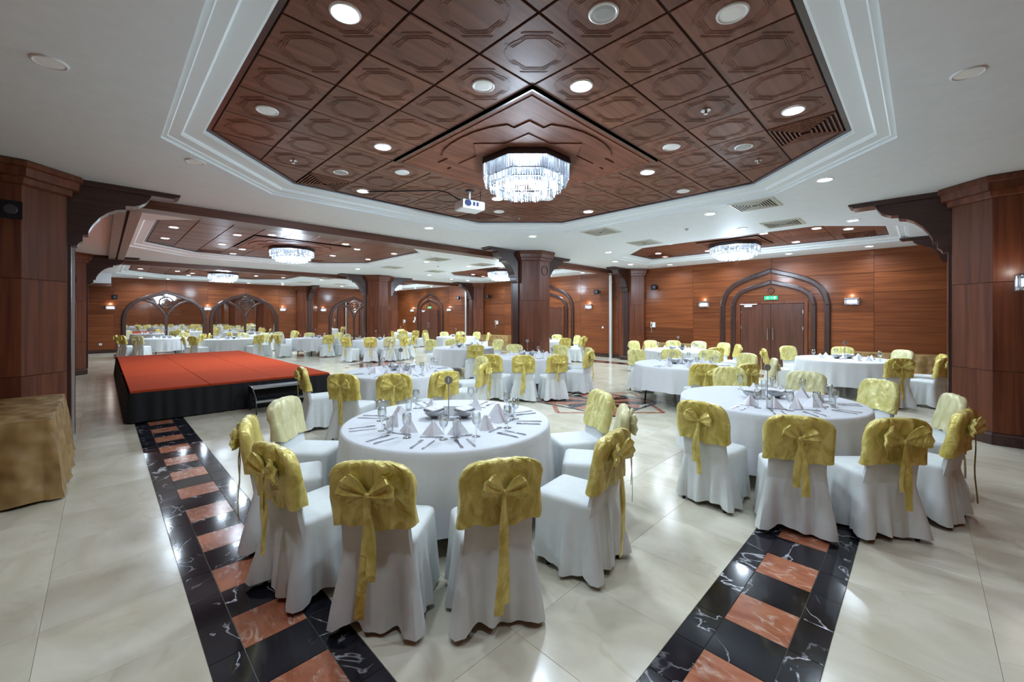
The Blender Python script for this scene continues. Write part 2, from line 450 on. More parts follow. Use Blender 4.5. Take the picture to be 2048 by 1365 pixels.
# ---------------------------------------------------------------- ceiling: white soffit with octagonal coffers
def octa(cx, cy, hx, hy, c):
    return [(cx - hx + c, cy - hy), (cx + hx - c, cy - hy), (cx + hx, cy - hy + c), (cx + hx, cy + hy - c),
            (cx + hx - c, cy + hy), (cx - hx + c, cy + hy), (cx - hx, cy + hy - c), (cx - hx, cy - hy + c)]
def half_octa(cx, cy, e):
    xa, xb, ya, yb, c = 10.68 - e, 13.46 + e, cy - 3.03 - e, cy + 3.03 + e, 1.18 + 0.41 * e
    return [(xa + c, ya), (xb, ya), (xb, cy), (xb, yb), (xa + c, yb), (xa, yb - c), (xa, cy), (xa, ya + c)]
YC = (3.58, 12.70, 22.1)
XC, XR = 3.83, 12.07
coffers = []
for k, y in enumerate(YC):
    coffers.append(('L', XC, y, k, octa(XC, y, 3.40, 3.40, 1.39), octa(XC, y, 3.06, 3.06, 1.25)))
for k, y in enumerate(YC):
    coffers.append(('R', XR, y, k, half_octa(XR, y, 0.34), half_octa(XR, y, 0.0)))
bm = bmesh.new()
def ring_edges(pts):
    vs = [bm.verts.new((x, y, ZS)) for x, y in pts]
    return [bm.edges.new((vs[i], vs[(i + 1) % len(vs)])) for i in range(len(vs))]
E_ = ring_edges([(X0, Y0), (X1, Y0), (X1, Y1), (X0, Y1)])
for cf in coffers: E_ += ring_edges(cf[4])
bmesh.ops.triangle_fill(bm, use_beauty=True, use_dissolve=False, edges=E_)
me = bpy.data.meshes.new('ceiling'); bm.to_mesh(me); bm.free(); me.materials.append(MATS['white_paint'])
ceiling = struct(obj('ceiling', me))
PROF = [(0, ZS), (0, 3.585), (0.14, 3.588), (0.17, 3.60), (0.45, 3.607), (0.50, 3.625), (0.52, 3.64), (0.60, 3.642), (0.95, 3.65), (1.0, 3.655), (1.0, ZC + 0.02)]
BAYN = {('L', 0): 'nearest coffer', ('L', 1): 'coffer over the stage', ('L', 2): 'coffer by the mirror arches',
        ('R', 0): 'coffer by the right double door', ('R', 1): 'coffer behind the central column', ('R', 2): 'farthest right coffer'}
BAYC = {}
TILE = 0.6
def tile_pattern():
    b = MB(); t = 0.012
    b.plate(TILE - 0.016, TILE - 0.016, t, 0.004)
    def line(p, q, w=0.006, h=0.0028):
        p = Vector(p); q = Vector(q); d = (q - p).normalized(); n = Vector((-d.y, d.x)) * w / 2
        a = [p + n, q + n, q - n, p - n]
        b.loft([[(x.x, x.y, t) for x in a], [(x.x, x.y, t + h) for x in a]], cap0=False)
    def loop(pts):
        for i in range(len(pts)): line(pts[i], pts[(i + 1) % len(pts)])
    for r in (0.165, 0.18, 0.195):
        loop([(r * math.cos(PI / 8 + k * PI / 4) * 1.12, r * math.sin(PI / 8 + k * PI / 4) * 1.12) for k in range(8)])
    for r in (0.225, 0.238):
        for s in (1, -1):                      # curved straps in two opposite corners
            pts = [(s * (0.05 + 0.16 * math.cos(a) * r / 0.23), s * (0.05 + 0.16 * math.sin(a) * r / 0.23)) for a in [PI / 4 + (k - 4) * 0.33 for k in range(9)]]
            for i in range(8): line(pts[i], pts[i + 1])
    for s in (1, -1):
        for o_ in (0.0, 0.016):
            line((s * (0.06 + o_), s * 0.24), (s * (0.24), s * (0.06 + o_)))
            line((s * -0.24, s * (0.08 + o_)), (s * (-0.08 - o_), s * 0.24))
    return b
def flip(b):
    return b.xf(Matrix.Rotation(PI, 4, 'X'))
TILE_ENG = flip(tile_pattern()).mesh('coffer_tile', 'tile_wood')
TILE_PLAIN = flip(MB().plate(TILE - 0.016, TILE - 0.016, 0.012, 0.004)).mesh('coffer_tile', 'tile_wood')
def tri_tile(sx, sy):
    a = (TILE - 0.016) / 2
    b = MB().prism([(-sx * a, sy * (-a) * -1 * -1), (sx * a, -sy * a), (sx * a, sy * a)] if False else [(sx * -a, sy * a), (sx * a, sy * -a), (sx * a, sy * a)], 0, 0.012)
    return b.xf(Matrix.Diagonal((1, 1, -1, 1))).mesh('coffer_tile', 'tile_wood')
TRI = {(sx, sy): tri_tile(sx, sy) for sx in (1, -1) for sy in (1, -1)}
def louvre():
    # square grille: nested pyramid louvres
    b = MB()
    for k in range(7):
        h = 0.28 - k * 0.038; w = 0.014
        z0, z1 = -0.012 - 0.003 * k, 0.012 - 0.003 * k
        for s in (1, -1):
            b.box(-h, s * h - w / 2, z0, h, s * h + w / 2, z1)
            b.box(s * h - w / 2, -h, z0, s * h + w / 2, h, z1)
    return b
LOUV = louvre().mesh('louvre', 'tile_wood')
LOUVW = louvre().mesh('louvre', 'vent_paint')
def arabesque(s=1.0):
    q = [(-0.80, -0.80), (-0.58, -0.80), (-0.58, -0.90), (-0.42, -0.985), (-0.22, -1.035), (0.0, -1.05),
         (0.22, -1.035), (0.42, -0.985), (0.58, -0.90), (0.58, -0.80)]
    pts = []
    for k in range(4):
        c, sn = math.cos(k * PI / 2), math.sin(k * PI / 2)
        pts += [((x * c - y * sn) * s, (x * sn + y * c) * s) for x, y in q]
    return pts
def star8(r0, r1):
    return [((r0 if k % 2 == 0 else r1) * math.cos(PI / 8 * k), (r0 if k % 2 == 0 else r1) * math.sin(PI / 8 * k)) for k in range(16)]
def square_ring(b, h, w, z0, z1):
    for s in (1, -1):
        b.box(-h, s * (h - w / 2) - w / 2, z0, h, s * (h - w / 2) + w / 2, z1)
        b.box(s * (h - w / 2) - w / 2, -h + w, z0, s * (h - w / 2) + w / 2, h - w, z1)
VENT_T = {(7, 0), (2, 9), (7, 9)}
for kind, cx, cy, k, outer, inner in coffers:
    root = thing('wooden_ceiling_coffer', 'dark wood panelled ceiling recess with white stepped border, ' + BAYN[(kind, k)], 'ceiling panel', (cx, cy, ZC))
    BAYC[(kind, k)] = root
    loops = [[(ox + (ix - ox) * q - cx, oy + (iy - oy) * q - cy, z - ZC) for (ox, oy), (ix, iy) in zip(outer, inner)] for q, z in PROF]
    obj('cornice', MB().loft(loops, False, False).mesh('cornice', 'cornice_white'), root)
    obj('backing_board', MB().prism([(x - cx, y - cy) for x, y in inner], 0.013, 0.03).mesh('backing_board', 'dark_back'), root)
    # dark edge moulding
    sh = [[(x * f, y * f, z) for (x, y) in [(a - cx, b_ - cy) for a, b_ in inner]] for f, z in ((1.0, 0.012), (1.0, -0.012), (0.983, -0.012), (0.983, 0.012))]
    obj('edge_moulding', MB().loft(sh, False, False).mesh('edge_moulding', 'dark_wood_x'), root)
    if kind == 'L':
        for i in range(10):
            for j in range(10):
                ii, jj = min(i, 9 - i), min(j, 9 - j)
                if ii + jj == 0 or (3 <= i <= 6 and 3 <= j <= 6): continue
                x, y = -3.0 + TILE * (i + 0.5), -3.0 + TILE * (j + 0.5)
                if (i, j) in VENT_T:
                    v = obj('air_grille', MB().box(-0.292, -0.292, 0.006, 0.292, 0.292, 0.012).mesh('air_grille', 'dark_back'), root, (x, y, 0))
                    obj('louvre', LOUV, v); continue
                if ii + jj == 1:
                    sx = 1 if i < 5 else -1; sy = 1 if j < 5 else -1
                    obj('coffer_tile', TRI[(sx, sy)], root, (x, y, 0.012))
                else:
                    obj('coffer_tile', TILE_ENG if k == 0 else TILE_PLAIN, root, (x, y, 0.012))
        pz = 0.0
    else:
        # long boards of the narrower coffers, clipped at the corners
        xs_ = [10.68, 11.38, 12.07, 12.77, 13.46]; ysn = [-3.03 + 1.01 * q for q in range(7)]
        for a, b_ in zip(xs_, xs_[1:]):
            for c, d in zip(ysn, ysn[1:]):
                poly = [(a - cx + 0.006, c + 0.006), (b_ - cx - 0.006, c + 0.006), (b_ - cx - 0.006, d - 0.006), (a - cx + 0.006, d - 0.006)]
                for sy in (1, -1):         # clip with the chamfer lines
                    X_, c_ = 10.68 - cx, 1.18
                    def fdist(p): return (p[0] - X_) + (3.03 - sy * p[1]) - c_
                    out = []
                    for q in range(len(poly)):
                        p, r = poly[q], poly[(q + 1) % len(poly)]
                        fp, fr = fdist(p), fdist(r)
                        if fp >= 0: out.append(p)
                        if fp * fr < 0:
                            tt = fp / (fp - fr); out.append((p[0] + (r[0] - p[0]) * tt, p[1] + (r[1] - p[1]) * tt))
                    poly = out
                    if len(poly) < 3: break
                if len(poly) < 3: continue
                obj('coffer_board', MB().prism(poly, 0.0, 0.012).mesh('coffer_board', 'tile_wood'), root)
        for q in (-2.5, 2.5):
            v = obj('air_grille', MB().box(-0.3, -0.3, -0.006, 0.3, 0.3, -0.001).mesh('air_grille', 'dark_back'), root, (0.9, q, 0))
            obj('louvre', LOUV, v, (0, 0, -0.014))
    # dropped centre panel with carved layers
    s = 1.0 if kind == 'L' else 0.62
    h = 1.19 * s
    obj('centre_panel', MB().box(-h, -h, -0.022, h, h, 0.012).mesh('centre_panel', 'panel_wood'), root)
    fr = MB(); square_ring(fr, h, 0.018, -0.024, 0.011)
    obj('panel_edge', fr.mesh('panel_edge', 'dark_wood_x'), root)  # dark colour stands for shade on the dropped panel's side faces
    fr = MB(); square_ring(fr, h - 0.07, 0.05, -0.030, -0.021)
    obj('panel_frame', fr.mesh('panel_frame', 'panel_wood'), root)
    obj('carved_layer', MB().prism(arabesque(s * 0.99), -0.036, -0.021).mesh('carved_layer', 'panel_wood'), root)
    obj('carved_layer', MB().prism(star8(0.86 * s, 0.66 * s), -0.047, -0.035).mesh('carved_layer', 'panel_wood'), root)

# ---------------------------------------------------------------- chandeliers
def rods(pts, z0, z1, w, b):
    for (x, y, a) in pts:
        c, sn = math.cos(a), math.sin(a)
        tri = [(w, 0), (-w * 0.5, w * 0.87), (-w * 0.5, -w * 0.87)]
        T = [(x + p * c - q * sn, y + p * sn + q * c) for p, q in tri]
        jz = random.uniform(-0.006, 0.006)
        b.loft([[(p, q, z1) for p, q in T], [(p, q, z0 + 0.02 + jz) for p, q in T], [(x, y, z0 + jz)] * 3], cap1=False)
def perim(poly, n):
    L = []; tot = 0
    for i in range(len(poly)):
        a = Vector(poly[i]); b = Vector(poly[(i + 1) % len(poly)]); L.append((tot, a, b)); tot += (b - a).length
    out = []
    for k in range(n):
        d = (k + 0.5) * tot / n
        for t0, a, b in reversed(L):
            if d >= t0:
                p = a + (b - a).normalized() * (d - t0); out.append((p.x, p.y, random.uniform(0, 6.28))); break
    return out
def oct_poly(h): return octa(0, 0, h, h, h * 0.5858)
def rot_poly(poly, a):
    c, s = math.cos(a), math.sin(a); return [(x * c - y * s, x * s + y * c) for x, y in poly]
CH_A = PI / 8 * 0 + PI / 4
def make_chandelier_meshes(s):
    M = {}
    o0, o1 = rot_poly(oct_poly(0.54 * s), CH_A), rot_poly(oct_poly(0.48 * s), CH_A)
    M['canopy'] = MB().prism(rot_poly(oct_poly(0.53 * s), CH_A), -0.03, 0.0).mesh('canopy', 'dark_chrome')
    b = MB(); b.loft([[(x, y, -0.03) for x, y in o0], [(x, y, -0.08) for x, y in o0], [(x, y, -0.08) for x, y in o1], [(x, y, -0.03) for x, y in o1]], False, False)
    M['frame'] = b.mesh('frame', 'dark_chrome')
    b = MB()
    for hh, zz in ((0.44 * s, -0.205), (0.36 * s, -0.27)):
        p0, p1 = rot_poly(oct_poly(hh + 0.012), CH_A), rot_poly(oct_poly(hh - 0.012), CH_A)
        b.loft([[(x, y, zz) for x, y in p0], [(x, y, zz + 0.015) for x, y in p0], [(x, y, zz + 0.015) for x, y in p1], [(x, y, zz) for x, y in p1], [(x, y, zz) for x, y in p0]], False, False)
    for k in range(4):
        a = PI / 4 * (2 * k + 1) + CH_A
        b.tube([(0.42 * s * math.cos(a), 0.42 * s * math.sin(a), -0.23), (0.5 * s * math.cos(a), 0.5 * s * math.sin(a), -0.03)], 0.006, 5)
        b.tube([(0.30 * s * math.cos(a), 0.30 * s * math.sin(a), -0.33), (0.42 * s * math.cos(a), 0.42 * s * math.sin(a), -0.23)], 0.006, 5)
    M['rings'] = b.mesh('ring_frame', 'dark_chrome')
    for nm, hh, za, zb, n in (('tier', 0.525, -0.255, -0.07, 120), ('tier2', 0.455, -0.33, -0.19, 100), ('tier3', 0.375, -0.39, -0.25, 80), ('tier4', 0.26, -0.41, -0.29, 56)):
        b = MB(); rods(perim(rot_poly(oct_poly(hh * s), CH_A), n), za, zb, 0.0085, b)
        M[nm] = b.mesh('crystal_tier', 'crystal')
    b = MB()
    for k in range(12):
        a = k * PI / 6; r = (0.34 if k % 2 else 0.18) * s
        z = -0.17 if k % 2 else -0.26
        b.lathe([(0.0, z - 0.035), (0.02, z - 0.025), (0.024, z), (0.018, z + 0.025), (0.0, z + 0.035)], 8, r * math.cos(a), r * math.sin(a))
    M['bulbs'] = b.mesh('bulb', 'bulb', True)
    return M
CHM = {'L': make_chandelier_meshes(1.0), 'R': make_chandelier_meshes(1.08)}
CHN = {('L', 0): 'nearest crystal chandelier, large octagonal, hanging over the front tables', ('L', 1): 'octagonal crystal chandelier over the red stage',
       ('L', 2): 'octagonal crystal chandelier by the mirrored arches', ('R', 0): 'octagonal crystal chandelier by the right double door',
       ('R', 1): 'crystal chandelier partly behind the central column', ('R', 2): 'far crystal chandelier behind the left middle column'}
for kind, cx, cy, k, outer, inner in coffers:
    z = ZC - 0.047
    root = thing('crystal_chandelier', CHN[(kind, k)], 'chandelier', (cx, cy, z), 0, 'crystal chandeliers')
    M = CHM[kind]
    obj('canopy', M['canopy'], root); obj('frame', M['frame'], root); obj('ring_frame', M['rings'], root)
    for nm in ('tier', 'tier2', 'tier3', 'tier4'):
        o = obj('crystal_tier', M[nm], root); o['kind'] = 'stuff'
    obj('bulb_cluster', M['bulbs'], root)
    for dz, fr in ((-0.14, 0.18), (-0.49, 0.82)):
        ld = bpy.data.lights.new('chandelier_light', 'POINT'); ld.energy = CHAND_W * fr; ld.color = LIGHT_COL; ld.shadow_soft_size = 0.22
        lo = bpy.data.objects.new('chandelier_light', ld); C.objects.link(lo); lo.location = (0, 0, dz); lo.parent = root

# ---------------------------------------------------------------- downlights, speakers, sprinklers, vents
DL_RING = MB().loft([[(r * math.cos(2 * PI * i / 24), r * math.sin(2 * PI * i / 24), z) for i in range(24)] for r, z in ((0.10, 0.0), (0.098, -0.008), (0.088, -0.012), (0.078, -0.006), (0.078, 0.0))], False, False).mesh('trim_ring', 'white_plastic', True, 40)
DL_ON = MB().lathe([(0.078, -0.002), (0.078, -0.006), (0.05, -0.009)], 24).mesh('lens', 'lamp_on')
DL_OFF = MB().lathe([(0.078, -0.002), (0.078, -0.006), (0.05, -0.009)], 24).mesh('lens', 'unlit_lens_glow')
SP_GR = MB().lathe([(0.082, -0.002), (0.082, -0.006), (0.05, -0.010)], 24).mesh('speaker_grille', 'grey_plastic')
LDN = bpy.data.lights.new('downlight_lamp', 'AREA'); LDN.shape = 'DISK'; LDN.size = 0.15; LDN.energy = DOWN_W; LDN.color = LIGHT_COL; LDN.spread = math.radians(165)
LDW = bpy.data.lights.new('wall_downlight_lamp', 'AREA'); LDW.shape = 'DISK'; LDW.size = 0.15; LDW.energy = WASH_W; LDW.color = LIGHT_COL; LDW.spread = math.radians(150)
def bay_of(x, y):
    k = min(range(3), key=lambda q: abs(y - YC[q]))
    return ('L', k) if x < 8.9 else ('R', k)
def where(x, y):
    b = bay_of(x, y); cx, cy = (XC if b[0] == 'L' else XR), YC[b[1]]
    nm = {('L', 0): 'nearest chandelier', ('L', 1): 'stage chandelier', ('L', 2): 'mirror-side chandelier', ('R', 0): 'right door chandelier', ('R', 1): 'chandelier behind column', ('R', 2): 'far right chandelier'}[b]
    d = math.hypot(x - cx, y - cy)
    ringn = 'close' if d < 1.9 else ('midway' if d < 2.9 else ('out' if d < 3.9 else 'far out'))
    return ringn + ' at ' + clock(x - cx, y - cy) + ' of ' + nm
def downlight(x, y, z, on=True, wash=False, s=1.0):
    surf = 'wood' if z > ZS + 0.05 else 'white'
    t = thing('ceiling_downlight', ('lit' if on else 'unlit') + ' downlight on ' + surf + ' ceiling, ' + where(x, y), 'downlight', (x, y, z), 0, 'ceiling downlights')
    t.scale = (s, s, 1)
    obj('trim_ring', DL_RING, t); obj('lens', DL_ON if on else DL_OFF, t)
    if on:
        lo = bpy.data.objects.new('downlight_lamp', LDW if wash else LDN); C.objects.link(lo); lo.location = (0, 0, -0.014); lo.parent = t
ZT = ZC - 0.0005
for x, y in ((1.13, 2.68), (2.93, 2.08), (4.73, 0.88), (2.33, 4.48), (5.33, 2.68), (2.93, 6.28), (4.73, 5.08), (6.53, 4.48)): downlight(x, y, ZT)
for x, y in ((2.33, 2.68), (1.13, 4.48), (4.73, 2.08), (2.93, 5.08), (5.33, 5.68), (5.33, 4.48), (6.53, 2.68), (2.93, 0.88)): downlight(x, y, ZT, False)
for yc in YC[1:]:
    for x, dy in ((1.13, -0.9), (1.13, 0.9), (2.33, 0.9), (2.33, -0.9), (2.93, 1.5), (2.93, -1.5), (2.93, 2.7), (4.73, -1.5), (5.33, -0.9), (5.33, 0.9), (6.53, 0.9), (6.53, -0.9)):
        downlight(x, yc + dy, ZT)
for yc in YC:
    for x, dy in ((11.0, 1.3), (11.4, -1.9), (12.0, -2.4), (13.1, -1.2), (13.0, 1.0), (12.4, 2.3), (13.1, 2.4), (11.2, -0.9)):
        downlight(x, yc + dy, ZC - 0.002, True, True)
for yc, sel in ((3.58, 'a'), (12.70, 'b'), (22.1, 'b')):
    d0 = yc - 3.58
    for x, y in ((4.83, 7.29), (7.02, 6.35), (6.92, 0.93), (7.75, 2.70), (9.55, 2.68), (10.24, 0.94), (10.3, 6.38), (12.2, 7.30), (13.23, 7.30)):
        if sel == 'b' and x < 6.95: continue
        downlight(x, y + d0, ZS - 0.0005)
    for y in (0.98, 2.77, 4.60, 6.35): downlight(14.3, y + d0, ZS - 0.0005, True, True)
for x, y in ((-0.27, 4.5), (4.67, -0.25), (0.79, 6.15)): downlight(x, y, ZS - 0.0005, False)
for x, y in ((0.75, 0.85), (2.75, -0.25), (-0.27, 2.75)): downlight(x, y, ZS - 0.0005)       # added unseen over and behind the camera to brighten the near floor
for x in (0.0, 1.3, 2.3, 4.0, 5.7, 7.4): downlight(x, 26.2, ZS - 0.0005, True, True)
for x, y in ((2.33, 1.48), (5.33, 1.48), (2.33, 5.68)):
    t = thing('ceiling_speaker', 'round grey ceiling speaker in wood ceiling, ' + where(x, y), 'speaker', (x, y, ZT), 0, 'ceiling speakers')
    obj('trim_ring', DL_RING, t); obj('speaker_grille', SP_GR, t)
SPK = MB().lathe([(0.045, 0.0), (0.045, -0.006), (0.015, -0.008), (0.012, -0.03), (0.0, -0.03)], 16).mesh('sprinkler_body', 'steel', True, 40)
SPD = MB().lathe([(0.0, -0.034), (0.02, -0.034), (0.02, -0.038), (0.0, -0.038)], 12).mesh('deflector', 'steel')
for x, y, z in ((4.13, 1.48, ZT), (5.93, 1.48, ZT), (1.73, 5.68, ZT), (5.95, 5.75, ZT), (8.74, 3.52, ZS), (8.74, 12.6, ZS), (14.2, 3.9, ZS)):
    t = thing('sprinkler_head', 'small metal sprinkler head on ceiling, ' + where(x, y), 'sprinkler', (x, y, z), 0, 'sprinkler heads')
    obj('sprinkler_body', SPK, t); obj('deflector', SPD, t)
VF = MB(); square_ring(VF, 0.33, 0.05, -0.012, 0.0); VF = VF.mesh('vent_frame', 'vent_paint')
VB = MB().box(-0.28, -0.28, -0.002, 0.28, 0.28, 0.0).mesh('vent_back', 'dark_back')
for yc in YC:
    for x, dy in ((7.66, -1.62), (9.58, -1.62), (7.70, 1.38), (9.62, 1.34)):
        if abs(x - 7.66) < 0.1 and False: continue
        t = thing('ceiling_air_vent', 'square air vent in white ceiling, ' + where(x, yc + dy), 'air vent', (x, yc + dy, ZS), 0, 'white ceiling air vents')
        obj('vent_frame', VF, t); obj('vent_back', VB, t); obj('louvre', LOUVW, t, (0, 0, -0.012)).scale = (1, 1, 0.35)

# ---------------------------------------------------------------- beams and tracks
def bar(name, b, mat, label, cat):
    return tag(obj(name, b.mesh(name, mat)), label, cat)
bar('ceiling_beam', MB().box(X0, 8.66, 3.41, X1, 9.04, ZS), 'beam_wood', 'long brown wooden ceiling beam in front of the stage', 'beam')
bar('ceiling_beam', MB().box(X0, 18.25, 3.41, X1, 18.63, ZS), 'beam_wood', 'brown wooden ceiling beam beyond the stage', 'beam')
tk = thing('partition_track', 'pale partition track with dark slot running over stage edge', 'track', (0.31, 13.1, ZS))
obj('rail', MB().box(-0.17, -4.05, -0.1, -0.02, 5.1, 0).mesh('rail', 'track_wood'), tk)
obj('rail', MB().box(0.02, -4.05, -0.1, 0.17, 5.1, 0).mesh('rail', 'track_wood'), tk)
obj('slot', MB().box(-0.02, -4.05, -0.05, 0.02, 5.1, 0).mesh('slot', 'dark_back'), tk)
for y, lb in ((9.12, 'tall pale metal partition jamb right of the central column'), (18.68, 'tall pale metal partition jamb by the distant door')):
    t = thing('partition_jamb', lb, 'jamb', (14.93, y, 0))
    obj('post', MB().box(-0.05, -0.06, 0, 0.04, 0.06, 3.41).mesh('post', 'aluminium'), t)
    obj('seal_strip', MB().box(-0.058, -0.015, 0, -0.05, 0.015, 3.41).mesh('seal_strip', 'white_plastic'), t)
t = thing('partition_jamb', 'thin metal partition jamb beside the left front column', 'jamb', (-0.31, 8.72, 0))
obj('post', MB().box(-0.02, -0.05, 0, 0.03, 0.05, 3.41).mesh('post', 'aluminium'), t)
obj('seal_strip', MB().box(0.03, -0.015, 0, 0.036, 0.015, 3.41).mesh('seal_strip', 'black_metal'), t)

# ---------------------------------------------------------------- columns
CH, CSD = 0.57, 0.215
def oct_col(e):
    h, c = CH + e, CSD + e * 0.4142
    return [(-c, -h), (c, -h), (h, -c), (h, c), (c, h), (-c, h), (-h, c), (-h, -c)]
BR = [(1.18, 3.56), (1.18, 3.535), (1.15, 3.515), (1.12, 3.51), (1.12, 3.485), (0.85, 3.485), (0.82, 3.42), (0.78, 3.365), (0.72, 3.325), (0.66, 3.30), (0.57, 3.29), (0.57, 3.235),
      (0.48, 3.215), (0.39, 3.16), (0.31, 3.08), (0.24, 2.97), (0.20, 2.88), (0.195, 2.82), (0.145, 2.82), (0.145, 2.73), (0.11, 2.70), (0.09, 2.66), (0.0, 2.66), (0.0, 3.56)]
BRB = [(0.87, 3.52)] + BR[5:-1] + [(0.0, 3.52)]
def bracket_mesh():
    b = MB()
    w = 0.13
    b.loft([[(r, -w, z) for r, z in BRB], [(r, w, z) for r, z in BRB]])
    return b.mesh('bracket_scroll', 'dark_wood_x')
def bracket_top():
    w = 0.17
    pr = BR[:6] + [(0.0, 3.485), (0.0, 3.56)]
    return MB().loft([[(r, -w, z) for r, z in pr], [(r, w, z) for r, z in pr]]).mesh('bracket_bar', 'dark_wood_x')
BRM, BRT = bracket_mesh(), bracket_top()
CORE = MB().prism(oct_col(-0.012), 0.0, 3.5).mesh('shaft_core', 'dark_back')
BASE = MB().loft([[(x, y, z) for x, y in oct_col(e)] for e, z in ((0.03, 0), (0.03, 0.13), (0.02, 0.15), (0.005, 0.16))]).mesh('plinth', 'dark_wood_x')
CAPL = MB().loft([[(x, y, z) for x, y in oct_col(e)] for e, z in ((0.03, 3.285), (0.05, 3.30), (0.055, 3.365))]).mesh('capital_band', 'column_wood')
CAPU = MB().loft([[(x, y, z) for x, y in oct_col(e)] for e, z in ((0.06, 3.365), (0.11, 3.375), (0.12, 3.47), (0.15, 3.485), (0.15, 3.54), (0.13, 3.56))]).mesh('capital_crown', 'column_wood')
CROWS = [0.16, 0.98, 2.16, 3.29]
PAN = {}
for wname, wd in (('s', 2 * CSD), ('c', (CH - CSD) * math.sqrt(2))):
    for r in range(3):
        hh = CROWS[r + 1] - CROWS[r]
        M = Matrix(((0, 0, 1, 0), (1, 0, 0, 0), (0, 1, 0, 0), (0, 0, 0, 1)))
        PAN[(wname, r)] = MB().plate(wd - 0.003, hh - 0.005, 0.012, 0.002).xf(M).mesh('shaft_panel', 'column_wood')
def column(x, y, brs, label, faces=range(8)):
    t = thing('panelled_column', label, 'column', (x, y, 0), 0, 'octagonal wood columns')
    obj('shaft_core', CORE, t); obj('plinth', BASE, t); obj('capital_band', CAPL, t); obj('capital_crown', CAPU, t)
    for k in range(8):
        if k not in faces: continue
        a = k * PI / 4
        d = CH if k % 2 == 0 else (CH + CSD) / math.sqrt(2)
        for r in range(3):
            obj('shaft_panel', PAN[('s' if k % 2 == 0 else 'c', r)], t, ((d - 0.012) * math.cos(a), (d - 0.012) * math.sin(a), (CROWS[r] + CROWS[r + 1]) / 2), a)
    for a in brs:
        b = obj('bracket', BRM, t, (CH * math.cos(a), CH * math.sin(a), 0), a)
        obj('bracket_bar', BRT, b)
        obj('bracket_fillet', MB().box(0, -0.10, 0.16, 0.035, 0.10, 2.66).mesh('bracket_fillet', 'dark_wood_z'), b)
    return t
COLS = [(8.95, 8.2, (0, PI), 'octagonal brown wood column standing free in the middle of the hall'),
        (8.95, 17.7, (0, PI), 'octagonal brown wood column standing free beyond the stage'),
        (-0.9, 8.2, (0,), 'large octagonal wood column at left beside the ochre table'),
        (-0.9, 17.7, (0,), 'octagonal wood column on the left wall behind the stage'),
        (8.95, -0.88, (PI / 2,), 'large octagonal wood column at the right edge by the wall sconce'),
        (15.1, 8.2, (PI,), 'wall column left of the right double door'),
        (15.1, 17.7, (PI,), 'distant wall column right of the far door'),
        (8.95, 26.98, (-PI / 2,), 'far wall column between the mirrored arches'),
        (15.1, 26.98, (PI,), 'farthest corner column behind the far door')]
for c in COLS: column(*c)
# corner pilaster at the right, with its smaller bracket
t = thing('wall_pilaster', 'narrow brown pilaster with small curved bracket behind the right column', 'pilaster', (13.5, Y0, 0))
obj('pilaster_shaft', MB().box(-0.16, 0.013, 0, 0.16, 0.55, 3.30).mesh('pilaster_shaft', 'column_wood'), t)
obj('pilaster_cap', MB().box(-0.2, 0.013, 3.30, 0.2, 0.6, ZS).mesh('pilaster_cap', 'dark_wood_x'), t)
b = obj('bracket', BRM, t, (0, 0.55, 1.12), PI / 2); b.scale = (0.66, 0.8, 0.685)
obj('bracket_bar', BRT, b)
# carved ring on the central column
def torus(R, r, n=24, m=6):
    b = MB()
    loops = []
    for i in range(n + 1):
        a = 2 * PI * i / n
        loops.append([((R + r * math.cos(2 * PI * j / m)) * math.cos(a), (R + r * math.cos(2 * PI * j / m)) * math.sin(a), r * math.sin(2 * PI * j / m)) for j in range(m)])
    return b.loft(loops, False, False)
tag(obj('carved_ring', torus(0.13, 0.014).xf(Matrix.Rotation(PI / 2, 4, 'X')).mesh('carved_ring', 'dark_wood_x', True), None, (8.95, 8.2 - CH - 0.006, 3.02)), 'round carved ring high on the central column', 'carving')

# ---------------------------------------------------------------- doors in ogee arches
def band_along(pts, w, d):
    # pts in (a, z); band of width w and depth d; returns MB in (a, depth, z) space
    loops = []
    for k in range(len(pts)):
        p = Vector(pts[k]); a = Vector(pts[max(0, k - 1)]); c = Vector(pts[min(len(pts) - 1, k + 1)])
        t = (c - a).normalized(); n = Vector((-t.y, t.x))
        if k == 0 or k == len(pts) - 1: pass
        u = p + n * w / 2; v = p - n * w / 2
        loops.append([(u.x, 0, u.y), (u.x, d * 0.7, u.y), ((u.x * 0.8 + v.x * 0.2), d, (u.y * 0.8 + v.y * 0.2)), ((u.x * 0.2 + v.x * 0.8), d, (u.y * 0.2 + v.y * 0.8)), (v.x, d * 0.7, v.y), (v.x, 0, v.y)])
    return MB().loft(loops)
def ogee(half, zs, top, z0=0.15, sc=1.0):
    base = [(1.0, 0.0), (0.985, 0.12), (0.955, 0.28), (0.88, 0.46), (0.77, 0.60), (0.643, 0.70), (0.40, 0.83), (0.2, 0.91), (0.0, 1.0)]
    R = [(half * a, zs + (top - zs) * b) for a, b in base]
    return [(half, z0), (half, (z0 + zs) / 2)] + R + [(-a, z) for a, z in reversed(R[:-1])] + [(-half, (z0 + zs) / 2), (-half, z0)]
ME_ = Matrix(((0, -1, 0, 0), (-1, 0, 0, 0), (0, 0, 1, 0), (0, 0, 0, 1)))     # (a, depth, z) -> east wall facing -x
ARCH_O = band_along(ogee(1.43, 2.07, 3.16), 0.15, 0.06).xf(ME_).mesh('outer_arch', 'dark_wood_z')
ARCH_I = band_along(ogee(1.10, 2.07, 2.80), 0.14, 0.06).xf(ME_).mesh('inner_arch', 'dark_wood_z')
LEAF = MB().box(-0.045, -0.425, 0.01, 0.0, 0.425, 2.10).mesh('door_leaf', 'door_wood')
